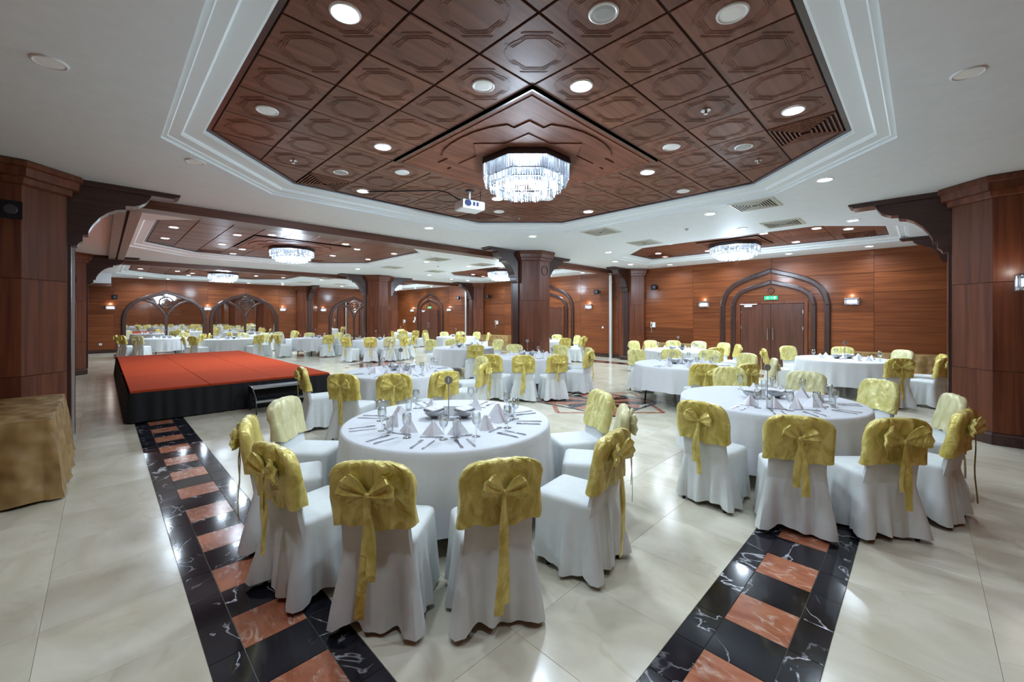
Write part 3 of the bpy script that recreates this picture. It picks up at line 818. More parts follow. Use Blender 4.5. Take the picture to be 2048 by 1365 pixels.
FRM = MB(); FRM.box(-0.055, -0.96, 0, 0, -0.875, 2.19); FRM.box(-0.055, 0.875, 0, 0, 0.96, 2.19); FRM.box(-0.055, -0.875, 2.115, 0, 0.875, 2.19)
FRM = FRM.mesh('door_frame', 'column_wood')
HND = MB().tube([(-0.10, 0, 0.98), (-0.10, 0, 1.33)], 0.013, 8)
for z in (1.02, 1.29): HND.tube([(-0.10, 0, z), (-0.045, 0, z)], 0.009, 6)
for z in (0.98, 1.33): HND.lathe([(0.0, z - 0.015), (0.018, z - 0.01), (0.018, z + 0.01), (0.0, z + 0.015)], 8, -0.10, 0)
HND = HND.mesh('pull_handle', 'steel', True, 40)
STUD = MB().lathe([(0.0, -0.0), (0.035, 0.0), (0.03, 0.018), (0.0, 0.028)], 10).xf(Matrix.Rotation(-PI / 2, 4, 'Y')).mesh('stud', 'dark_wood_z', True)
HINGE = MB().box(-0.012, -0.015, -0.05, 0, 0.015, 0.05).mesh('hinge', 'steel')
for n, (y, dl) in enumerate(((3.38, 'double wooden door in an ogee arch at right, under green exit sign'), (12.55, 'wooden door in an ogee arch half hidden by the central column'), (22.5, 'distant double wooden door in an ogee arch'))):
    d = obj('door_%d' % (n + 1), FRM, None, (X1 - 0.013, y, 0)); struct(d); d['label'] = dl
    for s in (1, -1):
        l = obj('door_leaf', LEAF, d, (-0.002, s * 0.4325, 0))
        obj('pull_handle', HND, l, (0, -s * 0.36, 0))
        for z in (1.35, 1.85): obj('hinge', HINGE, l, (-0.045, s * 0.41, z))
    a = thing('door_arch', ('outer and inner dark ogee arch moulding around ' + ('right double door', 'door behind central column', 'distant double door')[n]), 'arch', (X1 - 0.012, y, 0), 0, 'door arches')
    obj('outer_arch', ARCH_O, a); obj('inner_arch', ARCH_I, a)
    for hy in (1.43, -1.43, 1.10, -1.10): obj('stud', STUD, a, (-0.058, hy, 2.07))
    for zz in (3.16, 2.80): obj('stud', STUD, a, (-0.058, 0, zz))
    obj('carved_ring', torus(0.085, 0.014).xf(Matrix.Rotation(PI / 2, 4, 'Y')).mesh('carved_ring', 'dark_wood_x', True), a, (-0.016, 0, 2.53))
    cl = thing('door_closer', 'white door closer on top of ' + ('right double door', 'door behind central column', 'distant double door')[n], 'door closer', (X1 - 0.06, y + 0.62, 2.08), 0, 'door closers')
    obj('closer_body', MB().box(-0.05, -0.1, -0.06, 0.0, 0.12, 0.0).mesh('closer_body', 'white_plastic'), cl)
    obj('closer_arm', MB().box(-0.06, -0.25, 0.012, -0.035, 0.24, 0.035).mesh('closer_arm', 'white_plastic'), cl)
    if n != 1:
        e = thing('exit_sign', ('green exit sign with white figure above the right double door', '', 'small green exit sign above the distant double door')[n], 'exit sign', (X1 - 0.012, y, 2.30))
        obj('sign_box', MB().box(-0.035, -0.18, -0.06, 0, 0.18, 0.06).mesh('sign_box', 'exit_green'), e)
        pic = MB()
        # running figure, arrow and doorway; image right is -y
        def bx(y0, z0, y1, z1): pic.box(-0.038, min(y0, y1), z0, -0.035, max(y0, y1), z1)
        bx(0.09, 0.025, 0.075, 0.04); bx(0.10, -0.01, 0.07, 0.022); bx(0.12, -0.035, 0.095, -0.008); bx(0.075, -0.04, 0.06, -0.008); bx(0.125, 0.0, 0.1, 0.01)
        bx(0.0, -0.006, -0.03, 0.006); pic.add([(-0.038, -0.03, 0.02), (-0.038, -0.03, -0.02), (-0.038, -0.055, 0)], [(0, 1, 2)])
        bx(-0.085, -0.045, -0.125, 0.045)
        obj('pictogram', pic.mesh('pictogram', 'white_plastic'), e)
# mirrored arches on the north wall
MN_ = Matrix(((1, 0, 0, 0), (0, -1, 0, 0), (0, 0, 1, 0), (0, 0, 0, 1)))
OG = ogee(1.56, 1.55, 2.95, 0.16)
MIR_P = [(a, z) for a, z in OG]
mir = MB().loft([[(a, 0.0, z) for a, z in MIR_P], [(a, 0.008, z) for a, z in MIR_P]]).xf(MN_).mesh('mirror_glass', 'mirror')
MFR = band_along(OG, 0.17, 0.07).xf(MN_).mesh('arch_frame', 'dark_wood_z')
MUL = MB().loft([[(-0.055, 0, 0.16), (0.055, 0, 0.16), (0.055, 0.045, 0.16), (-0.055, 0.045, 0.16)], [(-0.055, 0, 1.75), (0.055, 0, 1.75), (0.055, 0.045, 1.75), (-0.055, 0.045, 1.75)]]).xf(MN_).mesh('mullion', 'dark_wood_z')
def tracery(s):
    pts = [(s * 0.0, 1.60), (s * 0.10, 1.88), (s * 0.27, 2.14), (s * 0.50, 2.36), (s * 0.80, 2.52), (s * 0.93, 2.50)]
    return band_along(pts, 0.10, 0.045).xf(MN_).mesh('tracery_bar', 'dark_wood_z')
TRC = {s: tracery(s) for s in (1, -1)}
RNG = torus(0.27, 0.035, 28, 6).xf(Matrix.Rotation(PI / 2, 4, 'X')).mesh('tracery_ring', 'dark_wood_z', True)
RNG2 = torus(0.15, 0.02, 24, 6).xf(Matrix.Rotation(PI / 2, 4, 'X')).mesh('tracery_ring', 'dark_wood_z', True)
for x, lb in ((2.29, 'left mirrored ogee arch with dark wooden tracery'), (5.69, 'second mirrored ogee arch, between two wall sconces'), (11.95, 'mirrored ogee arch partly behind the left middle column')):
    a = thing('mirror_arch', lb, 'mirror', (x, Y1 - 0.013, 0), 0, 'mirrored arches')
    obj('mirror_glass', mir, a); obj('arch_frame', MFR, a); obj('mullion', MUL, a)
    for s in (1, -1): obj('tracery_bar', TRC[s], a)
    obj('tracery_ring', RNG, a, (0, -0.03, 2.42)); obj('tracery_ring', RNG2, a, (0, -0.03, 2.42))

# ---------------------------------------------------------------- wall fittings
SC_BOX = MB(); SC_BOX.box(-0.16, 0, 0.075, 0.16, 0.11, 0.10); SC_BOX.box(-0.16, 0, -0.09, 0.16, 0.015, 0.10)
SC_BOX = SC_BOX.mesh('sconce_body', 'steel')
b = MB(); rods([(-0.15 + 0.3 * k / 17, 0.10, random.uniform(0, 6)) for k in range(18)] + [(s * 0.153, 0.03 + 0.02 * k, 1.0) for s in (1, -1) for k in range(4)], -0.10, 0.078, 0.008, b)
SC_ROD = b.mesh('crystal_rods', 'crystal')
SC_BULB = MB().box(-0.11, 0.03, -0.05, 0.11, 0.055, 0.045).mesh('lamp_tube', 'sconce_bulb')
def sconce(x, y, rz, label):
    t = thing('wall_sconce', label, 'wall lamp', (x, y, 2.13), rz, 'crystal wall sconces')
    obj('sconce_body', SC_BOX, t); o = obj('crystal_rods', SC_ROD, t); o['kind'] = 'stuff'; obj('lamp_tube', SC_BULB, t)
    ld = bpy.data.lights.new('sconce_light', 'POINT'); ld.energy = SCONCE_W; ld.color = (1.0, 0.93, 0.84); ld.shadow_soft_size = 0.04
    lo = bpy.data.objects.new('sconce_light', ld); C.objects.link(lo); lo.location = (0, 0.09, 0.17); lo.parent = t
E_RZ, N_RZ = PI / 2, PI
for y, lb in ((5.42, 'left of the right double door'), (1.40, 'right of the right double door'), (10.25, 'right of the central column'), (20.4, 'right of the distant door'), (24.6, 'left of the distant door')):
    sconce(X1 - 0.012, y, E_RZ, 'crystal wall sconce ' + lb)
for x, lb in ((0.28, 'left of the left mirrored arch'), (3.99, 'between the two mirrored arches'), (7.62, 'right of the second mirrored arch'), (9.95, 'left of the third mirrored arch')):
    sconce(x, Y1 - 0.012, N_RZ, 'crystal wall sconce ' + lb)
sconce(8.05, Y0 + 0.012, 0.0, 'crystal wall sconce at the right picture edge')
def phone(y, label):
    t = thing('wall_telephone', label, 'telephone', (X1 - 0.012, y, 1.38), E_RZ)
    obj('phone_base', MB().loft([[(-0.06, 0, -0.09), (0.06, 0, -0.09), (0.06, 0, 0.11), (-0.06, 0, 0.11)], [(-0.05, 0.05, -0.08), (0.05, 0.05, -0.08), (0.05, 0.035, 0.10), (-0.05, 0.035, 0.10)]]).mesh('phone_base', 'white_plastic'), t)
    obj('handset', MB().tube([(0.075, 0.07, -0.12), (0.08, 0.085, -0.05), (0.08, 0.085, 0.05), (0.075, 0.07, 0.12)], [0.022, 0.014, 0.014, 0.022], 8).mesh('handset', 'white_plastic', True), t)
    obj('coiled_cord', MB().tube([(0.07 + 0.008 * math.sin(k * 1.6), 0.05 + 0.008 * math.cos(k * 1.6), -0.12 - 0.007 * k) for k in range(26)], 0.004, 5).mesh('coiled_cord', 'white_plastic'), t)
phone(7.28, 'white wall telephone with hanging cord beside the right wall column')
phone(16.1, 'white wall telephone left of the central column, above an ochre table')
phone(25.6, 'small white wall telephone left of the distant door')
def speaker(x, y, z, rz, label):
    t = thing('wall_speaker', label, 'speaker', (x, y, z), rz, 'black wall speakers')
    obj('wall_plate', MB().box(-0.04, 0, -0.07, 0.04, 0.015, 0.07).mesh('wall_plate', 'black_metal'), t)
    obj('arm', MB().tube([(0, 0.01, 0), (0, 0.12, 0.01), (0.02, 0.18, 0.0)], 0.015, 8).mesh('arm', 'black_metal'), t)
    h = obj('speaker_box', MB().loft([[(-0.06, 0.15, -0.08), (0.08, 0.15, -0.08), (0.08, 0.15, 0.08), (-0.06, 0.15, 0.08)], [(-0.09, 0.28, -0.11), (0.11, 0.28, -0.11), (0.11, 0.28, 0.10), (-0.09, 0.28, 0.10)]]).mesh('speaker_box', 'black_metal'), t)
    obj('driver', MB().lathe([(0.0, 0.284), (0.05, 0.284), (0.055, 0.28)], 14).xf(Matrix.Rotation(-PI / 2, 4, 'X')).mesh('driver', 'dark_chrome'), h)
speaker(-0.74, 8.2 - CH, 2.93, PI, 'black bracketed speaker on the left front column')
speaker(X0 + 0.35, 17.13, 2.78, PI, 'black speaker on the column behind the stage')
speaker(0.42, Y1 - 0.012, 2.62, PI, 'black speaker on the wall left of the left mirrored arch')
speaker(X1 - 0.012, 7.15, 2.82, E_RZ, 'black speaker on the wall right of the wall column')
speaker(X1 - 0.012, 9.7, 2.75, E_RZ, 'black speaker left of the pale partition jamb')
speaker(X1 - 0.012, 16.6, 2.8, E_RZ, 'black speaker on the wall left of the central column')
speaker(X1 - 0.012, 19.2, 2.8, E_RZ, 'black speaker high left of the distant wall column')
t = thing('wall_socket', 'white wall socket low on the mirror wall at left', 'socket', (-0.05, Y1 - 0.012, 0.42), PI)
obj('face_plate', MB().box(-0.05, 0, -0.05, 0.05, 0.012, 0.05).mesh('face_plate', 'white_plastic'), t)
obj('socket_hole', MB().lathe([(0.022, 0.0125), (0.022, 0.014)], 12).xf(Matrix.Rotation(-PI / 2, 4, 'X')).mesh('socket_hole', 'grey_plastic'), t)
t = thing('light_switch', 'small pale switch on the wall left of the partition jamb', 'switch', (X1 - 0.012, 9.55, 1.25), E_RZ)
obj('face_plate', MB().box(-0.045, 0, -0.045, 0.045, 0.012, 0.045).mesh('face_plate', 'aluminium'), t)
obj('rocker', MB().box(-0.02, 0.012, -0.025, 0.02, 0.018, 0.025).mesh('rocker', 'white_plastic'), t)
t = thing('notice_sheet', 'white paper notices on the wall left of the distant door', 'notice', (X1 - 0.012, 24.35, 1.42), E_RZ)
obj('sheet', MB().box(-0.05, 0, -0.1, 0.17, 0.004, 0.02).mesh('sheet', 'white_plastic'), t)
obj('sheet', MB().box(-0.15, 0, 0.03, 0.0, 0.004, 0.26).mesh('sheet', 'white_plastic'), t)
# lowered box in the corner behind the left columns
struct(obj('trim_1', MB().box(X0, 24.6, 3.12, 0.28, Y1 - 0.02, ZS).mesh('trim_1', 'cornice_white')))
struct(obj('trim_2', MB().box(X0, 24.56, 3.07, 0.30, Y1 - 0.02, 3.12).mesh('trim_2', 'beam_wood')))

# ---------------------------------------------------------------- projector
t = thing('ceiling_projector', 'white projector hanging from the wooden ceiling on a pole', 'projector', (4.13, 5.08, 3.46), math.radians(-12))
obj('body', MB().loft([[(x * 0.19 * e, y * 0.15 * e, z) for x, y in ((-1, -1), (1, -1), (1, 1), (-1, 1))] for e, z in ((0.94, -0.075), (1.0, -0.06), (1.0, 0.045), (0.92, 0.06))]).mesh('body', 'white_plastic'), t)
M90 = Matrix.Rotation(PI / 2, 4, 'X')
obj('lens', MB().lathe([(0.0, 0.15), (0.045, 0.15), (0.05, 0.175), (0.03, 0.178), (0.0, 0.170)], 16).xf(M90).mesh('lens', 'lens_blue', True, 40), t, (-0.11, 0, -0.005))
for x in (0.0, 0.06): obj('side_port', MB().box(x - 0.018, -0.153, -0.03, x + 0.018, -0.148, 0.03).mesh('side_port', 'lens_blue'), t)
obj('mount_cradle', MB().box(-0.10, -0.10, 0.06, 0.10, 0.10, 0.075).box(-0.03, -0.03, 0.075, 0.03, 0.03, 0.10).mesh('mount_cradle', 'black_metal'), t)
obj('pole', MB().tube([(0, 0, 0.10), (0, 0, 0.23)], 0.016, 10).mesh('pole', 'white_plastic', True), t)
obj('ceiling_plate', MB().lathe([(0.07, 0.225), (0.07, 0.238), (0.0, 0.238)], 16).mesh('ceiling_plate', 'black_metal'), t)
obj('cable', MB().tube([(-0.10, 0.0, 0.06), (-0.2, 0.05, 0.10), (-0.32, 0.12, 0.19), (-0.45, 0.2, 0.222), (-1.4, 0.9, 0.225)], 0.009, 6).mesh('cable', 'black_metal', True), t)
obj('stay_rod', MB().tube([(0.16, -0.06, 0.05), (0.16, -0.06, 0.238)], 0.006, 6).mesh('stay_rod', 'black_metal'), t)

# ---------------------------------------------------------------- stage with carpeted decks, skirt and steps
SX0, SX1, SY0, SY1, SZ = 0.31, 3.40, 8.86, 16.86, 0.52
t = thing('stage_platform', 'low stage with red carpet top and black pleated skirt', 'stage', ((SX0 + SX1) / 2, (SY0 + SY1) / 2, 0))
dx, dy = (SX1 - SX0) / 3, (SY1 - SY0) / 4
DK = MB().plate(dx - 0.006, dy - 0.006, 0.06, 0.004).mesh('deck_panel', 'red_carpet')
for i in range(3):
    for j in range(4):
        obj('deck_panel', DK, t, (SX0 + dx * (i + 0.5) - (SX0 + SX1) / 2, SY0 + dy * (j + 0.5) - (SY0 + SY1) / 2, SZ - 0.06 + random.uniform(-0.002, 0.002)))
hx, hy = (SX1 - SX0) / 2, (SY1 - SY0) / 2
obj('deck_frame', MB().box(-hx + 0.02, -hy + 0.02, SZ - 0.14, hx - 0.02, hy - 0.02, SZ - 0.061).mesh('deck_frame', 'black_metal'), t)
def rrect(hx, hy, r, n):
    # n points evenly spread along a rounded rectangle: (x, y, nx, ny, s)
    segs = [('l', (hx, -hy + r), (hx, hy - r)), ('a', (hx - r, hy - r), 0), ('l', (hx - r, hy), (-hx + r, hy)), ('a', (-hx + r, hy - r), 1),
            ('l', (-hx, hy - r), (-hx, -hy + r)), ('a', (-hx + r, -hy + r), 2), ('l', (-hx + r, -hy), (hx - r, -hy)), ('a', (hx - r, -hy + r), 3)]
    ln = []
    for sgm in segs: ln.append(PI / 2 * r if sgm[0] == 'a' else (Vector(sgm[2]) - Vector(sgm[1])).length)
    tot = sum(ln); out = []
    for k in range(n):
        d = k * tot / n; q = 0
        while d > ln[q]: d -= ln[q]; q += 1
        sg = segs[q]
        if sg[0] == 'l':
            a, b = Vector(sg[1]), Vector(sg[2]); p = a + (b - a) * (d / max(ln[q], 1e-9))
            tt = (b - a).normalized(); out.append((p.x, p.y, tt.y, -tt.x, k / n))
        else:
            an = sg[2] * PI / 2 + d / r
            out.append((sg[1][0] + r * math.cos(an), sg[1][1] + r * math.sin(an), math.cos(an), math.sin(an), k / n))
    return out
pts = rrect(hx + 0.004, hy + 0.004, 0.02, 900)
loops = []
for z, q in ((SZ - 0.035, 0.25), (SZ - 0.1, 0.6), (SZ * 0.5, 0.9), (0.02, 1.2)):
    loops.append([(x + nx * (0.012 + q * 0.012 * (1 + math.sin(s * 900 * 0.85 + 0.7 * math.sin(s * 300))) + 0.03 * (1 - z / SZ) ** 1.5),
                   y + ny * (0.012 + q * 0.012 * (1 + math.sin(s * 900 * 0.85 + 0.7 * math.sin(s * 300))) + 0.03 * (1 - z / SZ) ** 1.5), z) for x, y, nx, ny, s in pts])
obj('pleated_skirt', MB().loft(loops, False, False).mesh('pleated_skirt', 'black_cloth', True), t)
t = thing('stage_steps', 'black metal two-tread steps with tubular legs in front of stage', 'steps', (2.35, 8.55, 0))
W_ = 0.47
for z, y in ((0.20, -0.28), (0.40, 0.0)):
    tr = obj('tread', MB().plate(2 * W_, 0.26, 0.035, 0.006).mesh('tread', 'black_metal'), t, (0, y, z))
    obj('nosing', MB().box(-W_, -0.136, 0.0, W_, -0.13, 0.036).mesh('nosing', 'steel'), tr)
for s in (1, -1):
    obj('leg', MB().tube([(s * (W_ - 0.01), -0.40, 0.0), (s * (W_ - 0.01), -0.40, 0.20), (s * (W_ - 0.01), -0.37, 0.26), (s * (W_ - 0.01), -0.13, 0.42), (s * (W_ - 0.01), -0.05, 0.44), (s * (W_ - 0.01), 0.12, 0.44)], 0.014, 8).mesh('leg', 'dark_chrome', True), t)
    obj('leg', MB().tube([(s * (W_ - 0.03), 0.10, 0.0), (s * (W_ - 0.03), 0.10, 0.41)], 0.014, 8).mesh('leg', 'black_metal', True), t)
obj('back_cloth', MB().box(-W_, 0.135, 0.02, W_, 0.145, 0.40).mesh('back_cloth', 'black_cloth'), t)

# ---------------------------------------------------------------- ochre draped side tables
def draped(hx, hy, h, seed, floor_gap=0.012, amp=0.04):
    R = random.Random(seed); n = 220
    pts = rrect(hx, hy, 0.03, n)
    ph = [R.uniform(0, 6.28) for _ in range(5)]
    per = 2 * (hx + hy) * 2
    def fold(s): return (math.sin(s * per * 13 + ph[0]) * 0.5 + math.sin(s * per * 22 + ph[1] + 1.5 * math.sin(s * 20 + ph[2])) * 0.5)
    loops = []
    for z, q in ((h, -1), (h - 0.004, 0.0), (h - 0.02, 0.02), (h - 0.12, 0.25), (h * 0.6, 0.6), (h * 0.35, 0.85), (0.10, 1.0), (floor_gap, 1.25)):
        L = []
        for x, y, nx, ny, s in pts:
            if q < 0: L.append((x - nx * 0.012, y - ny * 0.012, z)); continue
            corner = abs(nx * ny) * 2
            o = q * (0.03 + amp * (1 + fold(s)) * 0.8 + 0.06 * corner)
            zz = z + (0.012 * (1 + fold(s + 0.3)) if z == floor_gap else 0)
            L.append((x + nx * o, y + ny * o, zz))
        loops.append(L)
    return MB().loft(loops, True, False)
def side_table(x, y, hx, hy, label, seed, h=0.75):
    t = thing('draped_side_table', label, 'table', (x, y, 0), 0, 'ochre draped side tables')
    obj('cloth_cover', draped(hx, hy, h, seed).mesh('cloth_cover', 'ochre_cloth', True, 60), t)
    obj('table_board', MB().box(-hx + 0.02, -hy + 0.02, h - 0.05, hx - 0.02, hy - 0.02, h - 0.02).mesh('table_board', 'column_wood'), t)
side_table(-0.585, 6.62, 0.26, 0.90, 'ochre cloth draped table at the left edge below the wood column', 3)
side_table(14.45, 0.42, 0.30, 0.95, 'ochre draped long table against the wall behind the right tables', 4)
side_table(14.45, 6.45, 0.30, 0.85, 'ochre draped table against the wall under the telephone', 5)
side_table(14.45, 15.5, 0.30, 1.0, 'ochre draped table on the far wall left of the central column', 6)

# ---------------------------------------------------------------- banquet chairs
def chair_cover(seed):
    R = random.Random(seed); n = 96
    ph = [R.uniform(0, 6.28) for _ in range(4)]
    pts = rrect(0.225, 0.205, 0.05, n)
    loops = []
    for z, q, ins in ((0.503, 0, 0.19), (0.501, 0, 0.12), (0.497, 0, 0.06), (0.492, 0, 0.025), (0.48, 0, 0.006), (0.462, 0, 0.0), (0.43, 0.03, 0), (0.36, 0.2, 0), (0.26, 0.45, 0), (0.15, 0.75, 0), (0.025, 1.0, 0)):
        L = []
        for x, y, nx, ny, s in pts:
            f = 0.6 * math.sin(s * 2 * PI * 9 + ph[0]) + 0.5 * math.sin(s * 2 * PI * 15 + ph[1]) + 0.35 * math.sin(s * 2 * PI * 5 + ph[2])
            corner = abs(nx * ny) * 2
            if ins > 0.05:
                k_ = 1 - ins / 0.215
                L.append((x * k_, y * k_, z)); continue
            fr_ = 0.45 if x > 0.05 else 1.0
            o = -ins + q * (0.036 * fr_ + 0.031 * f * (0.7 if fr_ < 1 else 1) + 0.055 * corner * (1.1 if nx < 0 else 0.1))
            zz = z + (0.018 * (1 + math.sin(s * 2 * PI * 4 + ph[3])) * (1 - 0.8 * corner) if q == 1.0 else 0)
            L.append((x + nx * o, y + ny * o, zz))
        loops.append(L)
    b = MB().loft(loops[::-1], False, True)
    # white back up to the sash, tapering back
    bl = []
    for k in range(6):
        z = 0.40 + 0.34 * k / 5
        hy = 0.205 - 0.012 * math.sin(PI * k / 5); xc = -0.205 - 0.085 * (z - 0.46) / 0.47
        bl.append([(xc + p[0], p[1], z) for p in rrect(0.026, hy, 0.02, 28)])
    b.loft(bl, False, True)
    return b
def back_cover(seed):
    R = random.Random(seed); n = 64; loops = []
    p1, p2, p3 = (R.uniform(0, 6.28) for _ in range(3))
    rows = [0, 0.1, 0.3, 0.5, 0.7, 0.84, 0.93, 0.98, 1.0]
    for t in rows:
        hy = 0.222 + 0.010 * math.sin(t * 3.0) - 0.05 * max(0, (t - 0.80) / 0.20) ** 3
        hx = 0.038 if t < 0.9 else 0.038 - 0.016 * (t - 0.9) / 0.1
        if t == 1.0: hx = 0.012; hy -= 0.02
        L = []
        for x, y, nx, ny, s in rrect(hx, hy, min(0.03, hx * 0.95), n):
            sy = y / 0.23
            zt = 0.945 - 0.034 * abs(sy) ** 2.5
            zb = 0.585 + 0.010 * math.sin(s * 2 * PI * 3 + p1) + 0.006 * math.sin(s * 2 * PI * 7 + p2)
            z = zb + (zt - zb) * t
            xc = -0.205 - 0.085 * (z - 0.46) / 0.47
            wv = 0.005 * math.sin(s * 2 * PI * 6 + 7 * t + p3) + 0.004 * math.sin(s * 2 * PI * 13 - 9 * t + p2)
            wv += 0.012 * (1 - t) ** 3
            L.append((xc + x + nx * wv, y + ny * wv, z))
        loops.append(L)
    return MB().loft(loops, False, True)
ZB = 0.775
XB = -0.205 - 0.085 * (ZB - 0.46) / 0.47 - 0.05
def bow_loops(ang, size, seed):
    R = random.Random(seed); b = MB()
    for s in (1, -1):
        a = ang + R.uniform(-0.15, 0.15)
        loops = []
        for d, h, th in ((0.006, 0.010, 0.008), (0.03, 0.026, 0.013), (0.06, 0.046, 0.020), (0.09, 0.060, 0.024), (0.118, 0.068, 0.018), (0.126, 0.064, 0.008)):
            d *= size; h *= size
            L = []
            for i in range(14):
                q = 2 * PI * i / 14
                pl = (0.010 if i % 2 else -0.006) * min(1, d / 0.07)
                yy = d + 0.012 * math.cos(2 * q) * min(1, d / 0.1); zz = h * math.sin(q); xx = -0.016 - (th + pl) * math.cos(q) - 0.02 * (d / 0.12) ** 2
                L.append((XB + xx, s * (yy * math.cos(a) - zz * math.sin(a)), ZB + yy * math.sin(a) + zz * math.cos(a)))
            loops.append(L)
        b.loft(loops)
    return b
def tail(s, length, seed):
    R = random.Random(seed); loops = []
    sp = R.uniform(0.005, 0.05) * s; w0 = R.uniform(0.012, 0.021)
    for k in range(9):
        t = k / 8; z = ZB - 0.005 - length * t
        y = sp * t + 0.008 * math.sin(5 * t + seed); w = 0.009 + w0 * min(1, t * 3)
        x = XB - 0.022 - 0.006 * math.sin(7 * t + seed) - 0.012 * t
        loops.append([(x - 0.002, y - w, z), (x - 0.007, y, z), (x - 0.002, y + w, z), (x + 0.001, y, z)])
    return MB().loft(loops)
KNOT = MB().lathe([(0.0, -0.02), (0.012, -0.016), (0.017, 0.0), (0.012, 0.016), (0.0, 0.02)], 8).mesh('knot', 'gold_satin', True)
CV = [chair_cover(k).mesh('seat_cover', 'chair_fabric', True, 50) for k in range(4)]
GM = ['gold_satin', 'lit_gold_satin', 'pale_gold_satin']
BC = {g: [back_cover(10 + k).mesh('back_cover', g, True, 60) for k in range(3)] for g in GM}
BW = {g: [bow_loops(a, s, 20 + i).mesh('bow', g, True, 38) for i, (a, s) in enumerate(((0.30, 1.15), (0.12, 1.0), (0.42, 0.95), (0.2, 1.3)))] for g in GM}
TL = {g: [tail((-1) ** k, L, 30 + k).mesh('tail', g) for k, L in enumerate((0.36, 0.46, 0.56, 0.42, 0.62, 0.50))] for g in GM}
LEG = MB().tube([(0, 0, 0.012), (0.05, 0, 0.40)], 0.012, 8).mesh('leg', 'brass_leg', True)
FOOT = MB().lathe([(0.016, 0.0), (0.016, 0.02), (0.0, 0.02)], 8).mesh('foot', 'black_metal')
SPOTS = []
def chair(x, y, tx, ty, tname, cpos, detail, pale=False, jit=0.06):
    R = random.Random(hash((round(x, 2), round(y, 2))) & 0xffff)
    a = math.atan2(ty - y, tx - x) + R.uniform(-jit, jit)
    fx, fy = math.cos(a), math.sin(a)
    ox, oy = x, y
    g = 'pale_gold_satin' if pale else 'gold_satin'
    # how the photograph sees it
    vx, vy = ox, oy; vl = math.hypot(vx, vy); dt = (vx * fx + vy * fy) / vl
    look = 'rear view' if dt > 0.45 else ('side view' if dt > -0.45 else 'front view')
    if not pale and dt < -0.3: g = 'lit_gold_satin'  # chairs turned to the viewer get the gold with light painted in
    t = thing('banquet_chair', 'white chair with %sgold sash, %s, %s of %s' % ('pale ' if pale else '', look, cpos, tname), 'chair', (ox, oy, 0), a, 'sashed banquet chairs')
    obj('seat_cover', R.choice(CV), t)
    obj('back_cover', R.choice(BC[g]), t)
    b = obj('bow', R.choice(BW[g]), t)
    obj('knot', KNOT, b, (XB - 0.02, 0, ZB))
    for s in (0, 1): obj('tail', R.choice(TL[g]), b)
    if detail:
        for sx, sy in ((0.12, 0.17), (0.12, -0.17), (-0.235, 0.185), (-0.235, -0.185)):
            l = obj('leg', LEG, t, (sx, sy, 0)); obj('foot', FOOT, l)
    SPOTS.append((ox, oy))

# ---------------------------------------------------------------- round tables, cloths and settings
def cloth_mesh(seed, hem):
    R = random.Random(seed); n = 180
    ph = [R.uniform(0, 6.28) for _ in range(4)]
    loops = []
    H = 0.76
    rows = [(0.0, H, 0), (0.45, H, 0), (0.80, H, 0), (0.895, H, 0), (0.91, H - 0.004, 0), (0.918, H - 0.018, 0.0), (0.921, H - 0.06, 0.08), (0.925, H - 0.14, 0.3), (0.932, H - 0.25, 0.6), (0.94, H - 0.38, 0.85), (0.948, hem, 1.0)]
    for r, z, q in rows:
        L = []
        for i in range(n):
            a = 2 * PI * i / n
            f = 0.55 * math.sin(19 * a + ph[0] + 0.9 * math.sin(3 * a + ph[1])) + 0.35 * math.sin(31 * a + ph[2]) + 0.3 * math.sin(11 * a + ph[3])
            rr = max(r, 0.001) + q * (0.014 + 0.028 * f)
            L.append((rr * math.cos(a), rr * math.sin(a), z + (0.012 * math.sin(5 * a + ph[1]) if q == 1.0 else 0)))
        loops.append(L)
    return MB().loft(loops, False, False)
CL = {h: cloth_mesh(int(h * 100), h).mesh('tablecloth', 'white_fabric', True, 60) for h in (0.17, 0.24, 0.31)}
TOPM = MB().lathe([(0.0, 0.715), (0.885, 0.715), (0.89, 0.72), (0.89, 0.748), (0.0, 0.748)], 48).mesh('table_top', 'column_wood')
def tleg(s):
    return MB().tube([(s * 0.72, 0, 0.0), (s * 0.70, 0, 0.2), (s * 0.62, 0, 0.38), (s * 0.5, 0, 0.55), (s * 0.47, 0, 0.72)], 0.016, 8).mesh('leg', 'black_metal', True)
TLEG = tleg(1)
APRON = MB().lathe([(0.70, 0.62), (0.72, 0.62), (0.72, 0.715), (0.70, 0.715)], 36).mesh('apron', 'column_wood')
# small tableware
def knife():
    b = MB(); b.loft([[(x, -w, 0), (x, w * 0.6, 0), (x, w * 0.6, h), (x, -w, h)] for x, w, h in ((-0.11, 0.006, 0.005), (-0.10, 0.010, 0.007), (-0.02, 0.007, 0.006), (0.0, 0.007, 0.004), (0.03, 0.011, 0.003), (0.09, 0.011, 0.002), (0.112, 0.002, 0.002))]); return b
def fork():
    b = MB(); b.loft([[(x, -w, 0), (x, w, 0), (x, w, h), (x, -w, h)] for x, w, h in ((-0.105, 0.008, 0.005), (-0.09, 0.010, 0.006), (-0.01, 0.005, 0.006), (0.03, 0.006, 0.008), (0.045, 0.013, 0.008), (0.055, 0.014, 0.006))])
    for k in range(4):
        y = -0.0115 + 0.0077 * k; b.box(0.054, y - 0.0022, 0.001, 0.105, y + 0.0022, 0.005)
    return b
def spoon():
    b = MB(); b.loft([[(x, -w, 0), (x, w, 0), (x, w, h), (x, -w, h)] for x, w, h in ((-0.09, 0.007, 0.004), (-0.08, 0.009, 0.005), (0.0, 0.004, 0.005), (0.03, 0.006, 0.006), (0.045, 0.016, 0.007), (0.06, 0.019, 0.007), (0.08, 0.016, 0.006), (0.092, 0.005, 0.005))]); return b
